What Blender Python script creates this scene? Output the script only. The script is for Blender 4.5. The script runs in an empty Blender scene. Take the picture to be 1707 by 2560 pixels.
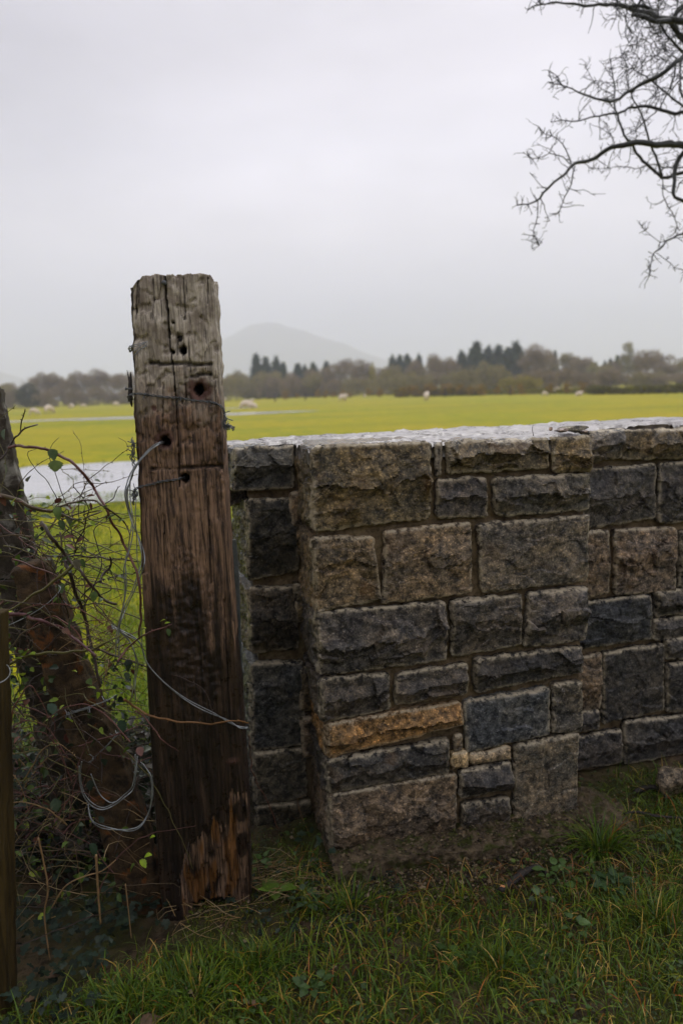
import bpy, math, random
import numpy as np
from mathutils import Vector, Matrix, noise, Euler

# ------------------------------------------------------------------ camera
SC = bpy.context.scene
COL = SC.collection
R = math.radians
F = 1800.0            # focal length in pixels of the 1707 x 2560 photograph
CX, CY = 853.5, 1280.0
PITCH, ROLL = math.atan(310 / F), -math.atan(0.038)
CAM_H = 1.5
cam_d = bpy.data.cameras.new('camera')
cam = bpy.data.objects.new('camera', cam_d)
COL.objects.link(cam)
M = Matrix.Rotation(math.pi / 2 - PITCH, 4, 'X') @ Matrix.Rotation(ROLL, 4, 'Z')
cam.matrix_world = Matrix.Translation((0, 0, CAM_H)) @ M
cam_d.sensor_fit = 'VERTICAL'
cam_d.sensor_height = 36.0
cam_d.lens = 36.0 * F / 2560
cam_d.clip_start = 0.05
cam_d.clip_end = 20000
cam_d.dof.use_dof = True
cam_d.dof.focus_distance = 2.05
cam_d.dof.aperture_fstop = 2.3
SC.camera = cam

# ------------------------------------------------------------------ world, sun, exposure
SUN_EL, SUN_AZ = R(52), R(12)      # azimuth measured from +Y (beyond the wall) towards +X
world = bpy.data.worlds.new('World')
SC.world = world
world.use_nodes = True
wn, wl = world.node_tree.nodes, world.node_tree.links
wn.clear()
w_out = wn.new('ShaderNodeOutputWorld')
w_bg = wn.new('ShaderNodeBackground')
w_bg.inputs['Strength'].default_value = 0.1
wl.new(w_bg.outputs[0], w_out.inputs[0])
w_sky = wn.new('ShaderNodeTexSky')
w_sky.sky_type = 'NISHITA'
w_sky.sun_disc = False
w_sky.sun_elevation = SUN_EL
w_sky.sun_rotation = SUN_AZ
w_sky.air_density = 1.0
w_sky.dust_density = 5.0
w_geo = wn.new('ShaderNodeTexCoord')
w_sep = wn.new('ShaderNodeSeparateXYZ')
wl.new(w_geo.outputs['Generated'], w_sep.inputs[0])
w_ramp = wn.new('ShaderNodeValToRGB')          # overcast layer: radiance by height above the horizon
wl.new(w_sep.outputs['Z'], w_ramp.inputs[0])
e = w_ramp.color_ramp.elements
e[0].position = 0.0;  e[0].color = (0.60, 0.60, 0.73, 1)
e[1].position = 1.0;  e[1].color = (1.08, 1.06, 1.10, 1)
for p, c in ((0.08, (0.655, 0.62, 0.69, 1)), (0.20, (0.75, 0.705, 0.742, 1)), (0.29, (0.69, 0.66, 0.715, 1)), (0.37, (0.60, 0.57, 0.615, 1)), (0.45, (0.52, 0.50, 0.54, 1)), (0.72, (0.86, 0.84, 0.88, 1))):
    n_ = e.new(p); n_.color = c
w_map = wn.new('ShaderNodeMapping')
w_map.inputs['Scale'].default_value = (1.0, 1.0, 2.6)
wl.new(w_geo.outputs['Generated'], w_map.inputs[0])
w_no = wn.new('ShaderNodeTexNoise')
w_no.inputs['Scale'].default_value = 2.1
w_no.inputs['Detail'].default_value = 5.0
w_no.inputs['Roughness'].default_value = 0.5
wl.new(w_map.outputs[0], w_no.inputs['Vector'])
w_mr = wn.new('ShaderNodeMapRange')
w_mr.inputs['From Min'].default_value = 0.3
w_mr.inputs['From Max'].default_value = 0.7
w_mr.inputs['To Min'].default_value = 7.0
w_mr.inputs['To Max'].default_value = 10.8
wl.new(w_no.outputs['Fac'], w_mr.inputs['Value'])
w_mul = wn.new('ShaderNodeVectorMath'); w_mul.operation = 'SCALE'
wl.new(w_ramp.outputs['Color'], w_mul.inputs[0])
# the cloud layer is a little brighter round the hidden sun's azimuth and duller away from it
w_az = wn.new('ShaderNodeMapRange'); wl.new(w_sep.outputs['X'], w_az.inputs['Value'])
w_az.inputs['From Min'].default_value = -0.55; w_az.inputs['From Max'].default_value = 0.0
w_az.inputs['To Min'].default_value = 0.58; w_az.inputs['To Max'].default_value = 1.0
w_am = wn.new('ShaderNodeMath'); w_am.operation = 'MULTIPLY'
wl.new(w_mr.outputs[0], w_am.inputs[0]); wl.new(w_az.outputs[0], w_am.inputs[1])
wl.new(w_am.outputs[0], w_mul.inputs['Scale'])
w_mix = wn.new('ShaderNodeMix'); w_mix.data_type = 'RGBA'
w_mix.inputs[0].default_value = 0.95
wl.new(w_sky.outputs[0], w_mix.inputs[6])
wl.new(w_mul.outputs[0], w_mix.inputs[7])
wl.new(w_mix.outputs[2], w_bg.inputs['Color'])

sun_d = bpy.data.lights.new('sun', 'SUN')
sun_d.energy = 1.0
sun_d.angle = R(30)
sun_d.color = (1.0, 0.985, 0.96)
sun = bpy.data.objects.new('sun', sun_d)
COL.objects.link(sun)
sv = Vector((math.sin(SUN_AZ) * math.cos(SUN_EL), math.cos(SUN_AZ) * math.cos(SUN_EL), math.sin(SUN_EL)))
sun.rotation_euler = sv.to_track_quat('Z', 'Y').to_euler()

SC.view_settings.view_transform = 'Standard'
SC.view_settings.look = 'None'
SC.view_settings.exposure = 0.88
SC.view_settings.gamma = 1.0
SC.view_settings.use_curve_mapping = False
SC.render.engine = 'CYCLES'
SC.cycles.use_denoising = True
SC.cycles.denoiser = 'OPENIMAGEDENOISE'
SC.cycles.denoising_input_passes = 'RGB_ALBEDO_NORMAL'
SC.cycles.denoising_prefilter = 'ACCURATE'
SC.cycles.use_adaptive_sampling = False
SC.cycles.max_bounces = 6
SC.cycles.volume_bounces = 4
SC.cycles.sample_clamp_indirect = 4

# ------------------------------------------------------------------ helpers
random.seed(11)
rng = np.random.default_rng(11)
CAM = Vector((0, 0, CAM_H))
M3 = M.to_3x3()

def ray(x, y):
    return M3 @ Vector(((x - CX) / F, -(y - CY) / F, -1.0))

def at_y(x, y, Y):                       # point seen at a pixel of the photograph, at forward distance Y
    d = ray(x, y)
    return CAM + d * (Y / d.y)

def on_ground(x, y, z=0.0):
    d = ray(x, y)
    return CAM + d * ((z - CAM_H) / d.z)

def on_plane(x, y, P, n):
    d = ray(x, y)
    return CAM + d * ((P - CAM).dot(n) / d.dot(n))

def horizon(x):
    return 970 - 0.038 * (x - CX)

def tag(o, label=None, cat=None, group=None, kind=None):
    if label: o['label'] = label
    if cat: o['category'] = cat
    if group: o['group'] = group
    if kind: o['kind'] = kind
    return o

def thing(name, label, cat, loc=(0, 0, 0), group=None):
    o = bpy.data.objects.new(name, None)
    COL.objects.link(o)
    o.location = loc
    o.empty_display_size = 0.1
    return tag(o, label, cat, group)

def link(name, me, parent=None):
    o = bpy.data.objects.new(name, me)
    COL.objects.link(o)
    if parent is not None:
        o.parent = parent
        o.matrix_parent_inverse = Matrix.Translation(-Vector(parent.location)) if parent.type == 'EMPTY' else Matrix.Identity(4)
    return o

def mesh_np(name, V, Fc, mat, parent=None, smooth=True, col=None, col2=None):
    """V (n,3); Fc list of face arrays, each (m,3) or (m,4); col (n,3|4) point colour."""
    V = np.asarray(V, dtype=np.float32)
    if not isinstance(Fc, (list, tuple)) or (len(Fc) and np.ndim(Fc[0]) == 1):
        Fc = [np.asarray(Fc)]
    me = bpy.data.meshes.new(name)
    me.vertices.add(len(V)); me.vertices.foreach_set('co', V.ravel())
    tot = np.concatenate([np.full(len(f), np.asarray(f).shape[1], dtype=np.int32) for f in Fc])
    idx = np.concatenate([np.asarray(f).ravel() for f in Fc]).astype(np.int32)
    me.loops.add(len(idx)); me.loops.foreach_set('vertex_index', idx)
    st = np.concatenate([[0], np.cumsum(tot)[:-1]]).astype(np.int32)
    me.polygons.add(len(tot)); me.polygons.foreach_set('loop_start', st)
    me.polygons.foreach_set('use_smooth', np.full(len(tot), smooth))
    me.update(calc_edges=True)
    for nm, c in (('Col', col), ('Col2', col2)):
        if c is not None:
            c = np.asarray(c, dtype=np.float32)
            if c.shape[1] == 3: c = np.hstack([c, np.ones((len(c), 1), dtype=np.float32)])
            a = me.color_attributes.new(nm, 'FLOAT_COLOR', 'POINT')
            a.data.foreach_set('color', c.ravel())
    if mat: me.materials.append(mat)
    return link(name, me, parent)

class Batch:
    def __init__(s): s.v = []; s.f3 = []; s.f4 = []; s.c = []; s.n = 0
    def add(s, V, F3=None, F4=None, c=(1, 1, 1)):
        V = np.asarray(V, dtype=np.float32)
        if F3 is not None and len(F3): s.f3.append(np.asarray(F3) + s.n)
        if F4 is not None and len(F4): s.f4.append(np.asarray(F4) + s.n)
        s.v.append(V)
        c = np.asarray(c, dtype=np.float32)
        s.c.append(np.tile(c, (len(V), 1)) if c.ndim == 1 else c)
        s.n += len(V)
    def build(s, name, mat, parent=None, smooth=True):
        fs = []
        if s.f3: fs.append(np.concatenate(s.f3))
        if s.f4: fs.append(np.concatenate(s.f4))
        return mesh_np(name, np.concatenate(s.v), fs, mat, parent, smooth, np.concatenate(s.c))

def smooth_path(pts, step=0.01):
    P = [Vector(p) for p in pts]
    if len(P) == 2: P = [P[0], (P[0] + P[1]) / 2, P[1]]
    out = []
    for i in range(len(P) - 1):
        p0 = P[max(i - 1, 0)]; p1 = P[i]; p2 = P[i + 1]; p3 = P[min(i + 2, len(P) - 1)]
        n = max(1, int((p2 - p1).length / step))
        for k in range(n):
            t = k / n
            out.append(0.5 * ((2 * p1) + (p2 - p0) * t + (2 * p0 - 5 * p1 + 4 * p2 - p3) * t * t + (3 * p1 - p0 - 3 * p2 + p3) * t ** 3))
    out.append(P[-1])
    return out

def tube_np(path, rad, seg=6, jit=0.0):
    P = np.array([tuple(p) for p in path], dtype=float)
    n = len(P)
    rad = np.interp(np.linspace(0, 1, n), np.linspace(0, 1, len(rad)), rad) if np.ndim(rad) else np.full(n, rad)
    T = np.gradient(P, axis=0); T /= np.linalg.norm(T, axis=1)[:, None] + 1e-9
    up = np.array([0.13, 0.2, 0.97]) if abs(T[0][2]) < 0.9 else np.array([1.0, 0.1, 0])
    N = np.zeros_like(P); a = up - T[0] * up.dot(T[0]); N[0] = a / np.linalg.norm(a)
    for i in range(1, n):
        a = N[i - 1] - T[i] * N[i - 1].dot(T[i]); N[i] = a / (np.linalg.norm(a) + 1e-9)
    Bn = np.cross(T, N)
    an = np.linspace(0, 2 * math.pi, seg, endpoint=False)
    rr = rad[:, None] * (1 + (rng.uniform(-jit, jit, (n, seg)) if jit else 0))
    V = P[:, None, :] + rr[..., None] * (np.cos(an)[None, :, None] * N[:, None, :] + np.sin(an)[None, :, None] * Bn[:, None, :])
    V = V.reshape(-1, 3)
    i = np.arange(n - 1)[:, None] * seg; j = np.arange(seg)[None, :]; j2 = (j + 1) % seg
    Q = np.stack([i + j, i + j2, i + seg + j2, i + seg + j], -1).reshape(-1, 4)
    V = np.vstack([V, P[0], P[-1]])
    c0, c1 = n * seg, n * seg + 1
    jj = np.arange(seg)
    T3 = np.vstack([np.stack([np.full(seg, c0), (jj + 1) % seg, jj], -1),
                    np.stack([np.full(seg, c1), (n - 1) * seg + jj, (n - 1) * seg + (jj + 1) % seg], -1)])
    return V, T3, Q

def fr(x, y, z, o=4):                      # fractal noise about -1..1
    return noise.fractal(Vector((x, y, z)), 1.0, 2.0, o, noise_basis='PERLIN_ORIGINAL')

def grid_faces(nr, nc):
    i = np.arange(nr - 1)[:, None] * nc; j = np.arange(nc - 1)[None, :]
    return np.stack([i + j, i + j + 1, i + nc + j + 1, i + nc + j], -1).reshape(-1, 4)

# ------------------------------------------------------------------ materials
class NT:
    def __init__(s, name):
        s.m = bpy.data.materials.new(name); s.m.use_nodes = True
        s.t = s.m.node_tree; s.n = s.t.nodes; s.l = s.t.links
        s.b = s.n['Principled BSDF']; s.o = s.n['Material Output']
    def node(s, typ, **kw):
        nd = s.n.new('ShaderNode' + typ)
        for k, v in kw.items(): setattr(nd, k, v)
        return nd
    def put(s, sock, v):
        if isinstance(v, bpy.types.NodeSocket): s.l.new(v, sock)
        elif v is not None: sock.default_value = v
    def coord(s, scale=(1, 1, 1), kind='Object'):
        tc = s.node('TexCoord'); mp = s.node('Mapping')
        mp.inputs['Scale'].default_value = scale
        s.l.new(tc.outputs[kind], mp.inputs[0]); return mp.outputs[0]
    def noise(s, vec, scale, detail=4, rough=0.55, dist=0.0):
        nd = s.node('TexNoise'); s.put(nd.inputs['Vector'], vec)
        nd.inputs['Scale'].default_value = scale; nd.inputs['Detail'].default_value = detail
        nd.inputs['Roughness'].default_value = rough; nd.inputs['Distortion'].default_value = dist
        return nd.outputs['Fac']
    def vor(s, vec, scale, feature='F1', out='Distance'):
        nd = s.node('TexVoronoi', feature=feature); s.put(nd.inputs['Vector'], vec)
        nd.inputs['Scale'].default_value = scale; return nd.outputs[out]
    def rng(s, v, a, b, c=0.0, d=1.0):
        nd = s.node('MapRange'); s.put(nd.inputs[0], v)
        for i, k in enumerate((a, b, c, d)): nd.inputs[i + 1].default_value = k
        return nd.outputs[0]
    def mix(s, f, a, b, mode='MIX'):
        nd = s.node('Mix', data_type='RGBA', blend_type=mode)
        s.put(nd.inputs[0], f)
        for i, k in ((6, a), (7, b)):
            s.put(nd.inputs[i], (*k, 1) if isinstance(k, (tuple, list)) and len(k) == 3 else k)
        return nd.outputs[2]
    def math(s, op, a, b=None):
        nd = s.node('Math', operation=op); s.put(nd.inputs[0], a)
        if b is not None: s.put(nd.inputs[1], b)
        return nd.outputs[0]
    def attr(s, name):
        return s.node('Attribute', attribute_name=name)
    def bump(s, h, strength=0.5, dist=0.01, prev=None):
        nd = s.node('Bump'); nd.inputs['Strength'].default_value = strength; nd.inputs['Distance'].default_value = dist
        s.put(nd.inputs['Height'], h)
        if prev is not None: s.l.new(prev, nd.inputs['Normal'])
        return nd.outputs[0]
    def done(s, color=None, rough=None, normal=None, spec=None, trans=None):
        if color is not None: s.put(s.b.inputs['Base Color'], (*color, 1) if isinstance(color, tuple) and len(color) == 3 else color)
        if rough is not None: s.put(s.b.inputs['Roughness'], rough)
        if normal is not None: s.l.new(normal, s.b.inputs['Normal'])
        if spec is not None: s.put(s.b.inputs['Specular IOR Level'], spec)
        return s.m

def mat_stone():
    k = NT('wet_stone'); c = k.coord()
    oi = k.node('ObjectInfo'); at = k.attr('Col'); sp = k.node('SeparateColor'); k.l.new(at.outputs['Color'], sp.inputs[0])
    rnd = k.node('Combine' + 'XYZ')
    for i in range(3): k.l.new(oi.outputs['Random'], rnd.inputs[i])
    vm = k.node('VectorMath', operation='MULTIPLY_ADD'); k.l.new(rnd.outputs[0], vm.inputs[0]); vm.inputs[1].default_value = (31, 17, 9); k.l.new(c, vm.inputs[2])
    c2 = vm.outputs[0]
    n1 = k.noise(c2, 9, 6, 0.62, 0.4); n2 = k.noise(c2, 45, 6, 0.7); n3 = k.noise(c2, 160, 3, 0.7)
    base = k.mix(k.rng(n1, 0.42, 0.62), k.mix(1.0, oi.outputs['Color'], (0.80, 0.81, 0.85), 'MULTIPLY'), k.mix(1.0, oi.outputs['Color'], (1.50, 1.36, 1.16), 'MULTIPLY'))
    base = k.mix(k.rng(n2, 0.40, 0.62, 0.0, 1.0), k.mix(1.0, base, (0.28, 0.29, 0.31), 'MULTIPLY'), k.mix(1.0, base, (1.7, 1.66, 1.6), 'MULTIPLY'))
    base = k.mix(k.rng(n3, 0.54, 0.66, 0.0, 0.9), base, k.mix(1.0, base, (2.9, 2.75, 2.5), 'MULTIPLY'))
    # warm mineral staining, with a shape of its own
    st = k.noise(c2, 6.5, 5, 0.6, 1.0)
    base = k.mix(k.math('MULTIPLY', k.rng(st, 0.56, 0.72, 0, 0.75), sp.outputs['Green']), base, (0.16, 0.075, 0.018))
    # pale chipped edges and mineral flecks
    ch = k.math('MULTIPLY', sp.outputs['Red'], k.rng(k.noise(c2, 45, 4, 0.7), 0.40, 0.54))
    base = k.mix(ch, base, (0.48, 0.41, 0.29))
    fl = k.rng(k.noise(c2, 120, 2, 0.5), 0.70, 0.76, 0, 0.6)
    base = k.mix(fl, base, (0.24, 0.23, 0.2))
    vein = k.rng(k.noise(c2, 13, 7, 0.75, 1.5), 0.50, 0.515, 0, 1)
    vein = k.math('MULTIPLY', k.math('SUBTRACT', 1.0, k.math('ABSOLUTE', k.math('SUBTRACT', k.math('MULTIPLY', vein, 2.0), 1.0))), sp.outputs['Blue'])
    base = k.mix(vein, base, (0.26, 0.26, 0.22))
    b = k.bump(k.noise(c2, 26, 8, 0.72, 0.2), 0.45, 0.012)
    b = k.bump(n2, 0.9, 0.008, b); b = k.bump(n3, 0.8, 0.003, b)
    return k.done(base, k.rng(n1, 0.35, 0.65, 0.14, 0.36), b, 0.30)

def mat_mortar(name='mortar', a=(0.25, 0.185, 0.105), b_=(0.10, 0.072, 0.040), r0=0.45, r1=0.9):
    k = NT(name); c = k.coord()
    n1 = k.noise(c, 14, 6, 0.65); n2 = k.noise(c, 130, 4, 0.7)
    base = k.mix(k.rng(n1, 0.35, 0.65), b_, a)
    base = k.mix(k.rng(k.noise(c, 55, 4, .7), 0.5, 0.62, 0, 0.7), base, k.mix(1.0, base, (0.35, 0.33, 0.3), 'MULTIPLY'))
    base = k.mix(k.rng(n2, 0.5, 0.75, 0, 0.5), base, k.mix(1.0, base, (1.8, 1.75, 1.7), 'MULTIPLY'))
    moss = k.rng(k.noise(c, 7, 4, 0.6), 0.56, 0.68, 0, 0.5)
    base = k.mix(moss, base, (0.045, 0.05, 0.014))
    b = k.bump(n1, 0.5, 0.01); b = k.bump(n2, 0.8, 0.003, b)
    return k.done(base, k.rng(n1, 0.3, 0.7, r0, r1), b, 0.15)

def mat_cap():
    k = NT('wet_cap'); c = k.coord()
    n1 = k.noise(c, 11, 7, 0.7, 0.6); n2 = k.noise(c, 60, 5, 0.7)
    base = k.mix(k.rng(n1, 0.38, 0.62), (0.12, 0.108, 0.10), (0.38, 0.355, 0.35))
    base = k.mix(k.rng(n2, 0.60, 0.70, 0, 0.8), base, (0.10, 0.08, 0.06))
    b = k.bump(n1, 0.5, 0.012); b = k.bump(n2, 0.5, 0.003, b)
    return k.done(base, k.rng(n1, 0.35, 0.7, 0.22, 0.5), b, 0.5)

def mat_wood():
    k = NT('old_sleeper_wood'); c = k.coord((1, 1, 0.055)); c0 = k.coord()
    at = k.attr('Col'); sp = k.node('SeparateColor'); k.l.new(at.outputs['Color'], sp.inputs[0])
    at2 = k.attr('Col2'); sp2 = k.node('SeparateColor'); k.l.new(at2.outputs['Color'], sp2.inputs[0])
    g1 = k.noise(c, 130, 5, 0.7, 0.4); g2 = k.noise(c, 38, 5, 0.65, 0.7); g3 = k.noise(c0, 16, 6, 0.65, 0.3)
    grey = k.mix(k.rng(g1, 0.40, 0.60), (0.22, 0.190, 0.15), (0.55, 0.485, 0.385))
    grey = k.mix(k.rng(g3, 0.45, 0.64, 0, 0.6), grey, (0.13, 0.095, 0.07))
    brown = k.mix(k.rng(g1, 0.40, 0.60), (0.034, 0.021, 0.014), (0.27, 0.165, 0.10))
    ck = k.rng(k.noise(c, 75, 3, 0.6, 0.2), 0.61, 0.66, 0, 0.8); grey = k.mix(ck, grey, (0.03, 0.022, 0.016)); brown = k.mix(ck, brown, (0.012, 0.008, 0.006))
    brown = k.mix(k.rng(g2, 0.50, 0.72, 0, 0.6), brown, (0.055, 0.034, 0.023))
    tar = k.mix(k.rng(g1, 0.35, 0.65), (0.006, 0.0045, 0.004), (0.022, 0.014, 0.010))
    rot = k.mix(k.rng(g1, 0.36, 0.6), (0.030, 0.013, 0.005), (0.21, 0.095, 0.028))
    red = k.mix(k.rng(g3, 0.4, 0.6), (0.06, 0.028, 0.020), (0.13, 0.065, 0.048))
    x = k.math('ADD', sp.outputs['Red'], k.rng(g3, 0.3, 0.7, -0.22, 0.22))
    base = k.mix(k.rng(x, 0.35, 0.65), brown, grey)
    t = k.math('ADD', sp.outputs['Green'], k.rng(k.noise(c, 14, 6, 0.7, 0.8), 0.3, 0.7, -0.30, 0.30))
    tm = k.rng(t, 0.40, 0.62)
    base = k.mix(k.math('MULTIPLY', tm, k.rng(g2, 0.3, 0.6, 0.75, 1.0)), base, tar)
    base = k.mix(k.rng(k.math('ADD', sp.outputs['Blue'], k.rng(g2, 0.3, 0.7, -0.2, 0.2)), 0.4, 0.6), base, rot)
    base = k.mix(sp2.outputs['Red'], base, red)
    base = k.mix(sp2.outputs['Green'], base, (0.008, 0.006, 0.005))
    b = k.bump(g2, 0.8, 0.008); b = k.bump(g1, 0.9, 0.004, b); b = k.bump(k.noise(c0, 90, 5, 0.7), 0.5, 0.0025, b)
    ro = k.mix(tm, k.rng(g3, 0.3, 0.7, 0.42, 0.8), k.rng(k.noise(c0, 40, 4, 0.6), 0.35, 0.65, 0.22, 0.6))
    return k.done(base, ro, b, 0.28)

def mat_rough(name, a, b_, scale=20, r=(0.5, 0.9), bd=0.006, spec=0.4, c3=None, t3=(0.6, 0.68), stretch=(1, 1, 1)):
    k = NT(name); c = k.coord(stretch)
    n1 = k.noise(c, scale, 6, 0.65, 0.3); n2 = k.noise(c, scale * 6, 4, 0.7)
    base = k.mix(k.rng(n1, 0.35, 0.65), b_, a)
    base = k.mix(k.rng(n2, 0.4, 0.7, 0, 0.6), base, k.mix(1.0, base, (0.45, 0.45, 0.45), 'MULTIPLY'))
    if c3: base = k.mix(k.rng(k.noise(c, scale * 0.6, 5, 0.6, 0.5), t3[0], t3[1]), base, c3)
    b = k.bump(n1, 0.6, bd * 2); b = k.bump(n2, 0.7, bd, b)
    return k.done(base, k.rng(n1, 0.3, 0.7, r[0], r[1]), b, spec)

def mat_leaf(name='leafy', rough=0.4, trans=0.25, spec=0.5):
    """colour from the point colour attribute, slight noise, light passing through the blade"""
    k = NT(name); at = k.attr('Col'); c = k.coord()
    n = k.noise(c, 70, 3, 0.6)
    base = k.mix(k.rng(n, 0.3, 0.7, 0, 1), k.mix(1.0, at.outputs['Color'], (0.72, 0.75, 0.7), 'MULTIPLY'), k.mix(1.0, at.outputs['Color'], (1.25, 1.2, 1.1), 'MULTIPLY'))
    k.done(base, rough, k.bump(n, 0.3, 0.002), spec * .5)
    if trans:
        tr = k.node('BsdfTranslucent'); k.l.new(base, tr.inputs['Color'])
        mx = k.node('MixShader'); mx.inputs[0].default_value = trans
        k.l.new(k.b.outputs[0], mx.inputs[1]); k.l.new(tr.outputs[0], mx.inputs[2])
        k.l.new(mx.outputs[0], k.o.inputs['Surface'])
    return k.m

MAT = {
    'stone': mat_stone(), 'mortar': mat_mortar(), 'cap': mat_cap(), 'wood': mat_wood(),
    'footing': mat_rough('mossy_footing', (0.17, 0.125, 0.075), (0.040, 0.030, 0.018), 34, (0.45, 0.85), 0.008, 0.2, (0.050, 0.055, 0.012), (0.50, 0.60)),
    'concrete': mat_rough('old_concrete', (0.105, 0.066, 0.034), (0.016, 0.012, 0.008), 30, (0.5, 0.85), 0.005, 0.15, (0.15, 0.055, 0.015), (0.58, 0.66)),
    'lichen_concrete': mat_rough('lichen_concrete', (0.085, 0.070, 0.052), (0.022, 0.018, 0.013), 16, (0.5, 0.85), 0.005, 0.15, (0.21, 0.20, 0.17), (0.57, 0.66)),
    'stake': mat_rough('olive_wood', (0.085, 0.056, 0.016), (0.020, 0.014, 0.006), 60, (0.45, 0.8), 0.003, 0.15, None, (0.6, 0.7), (1, 1, 0.06)),
    'wire': mat_rough('galvanised_wire', (0.36, 0.385, 0.39), (0.17, 0.18, 0.19), 80, (0.3, 0.5), 0.0005, 0.8),
    'rusty': mat_rough('dark_wire', (0.085, 0.095, 0.10), (0.03, 0.032, 0.034), 90, (0.3, 0.55), 0.0005, 0.7),
    'slate': mat_rough('slate', (0.13, 0.145, 0.145), (0.055, 0.065, 0.065), 25, (0.3, 0.6), 0.002, 0.5),
    'leaf': mat_leaf(), 'grass': mat_leaf('grass_blade', 0.33, 0.3, 0.5), 'matt_leaf': mat_leaf('matt_leaf', 0.6, 0.15, 0.3),
    'cane': mat_leaf('cane_bark', 0.42, 0.0, 0.5), 'far': mat_leaf('far_foliage', 0.8, 0.2, 0.2),
    'bark': mat_rough('bark', (0.035, 0.026, 0.020), (0.012, 0.010, 0.008), 30, (0.5, 0.8), 0.004),
}
MAT['wire'].node_tree.nodes['Principled BSDF'].inputs['Metallic'].default_value = 0.6

# ================================================================== WALL
_vd = ray(9667, 635); WU = Vector((_vd.x, _vd.y, 0)).normalized()          # along the wall
WV = Vector((-WU.y, WU.x, 0))                                              # into the wall, away from the lane
WO = on_ground(812, 2150)
REC = 0.27            # main wall front lies this far behind the pier's front
THK = 0.60            # back of the wall

def wuvz(p): d = p - WO; return d.dot(WU), d.dot(WV), p.z
def wpx(x, y, v=0.0):                       # pixel -> (u, z) on the plane at depth v
    p = on_plane(x, y, WO + WV * v, WV); a = wuvz(p); return a[0], a[2]
def wpt(u, v, z): return WO + WU * u + WV * v + Vector((0, 0, z))

TOPZ = wpx(1071, 1106)[1]
wall = thing('stone_wall', 'low dark grey stone wall with sandy mortar and a projecting pier', 'stone wall', tuple(WO))

DK = (0.066, 0.059, 0.051); BL = (0.049, 0.047, 0.045); BR = (0.125, 0.098, 0.070); OL = (0.100, 0.082, 0.052)
OR = (0.24, 0.145, 0.058); CR = (0.36, 0.28, 0.17); GR = (0.088, 0.081, 0.071); BG = (0.130, 0.102, 0.074)

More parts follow.
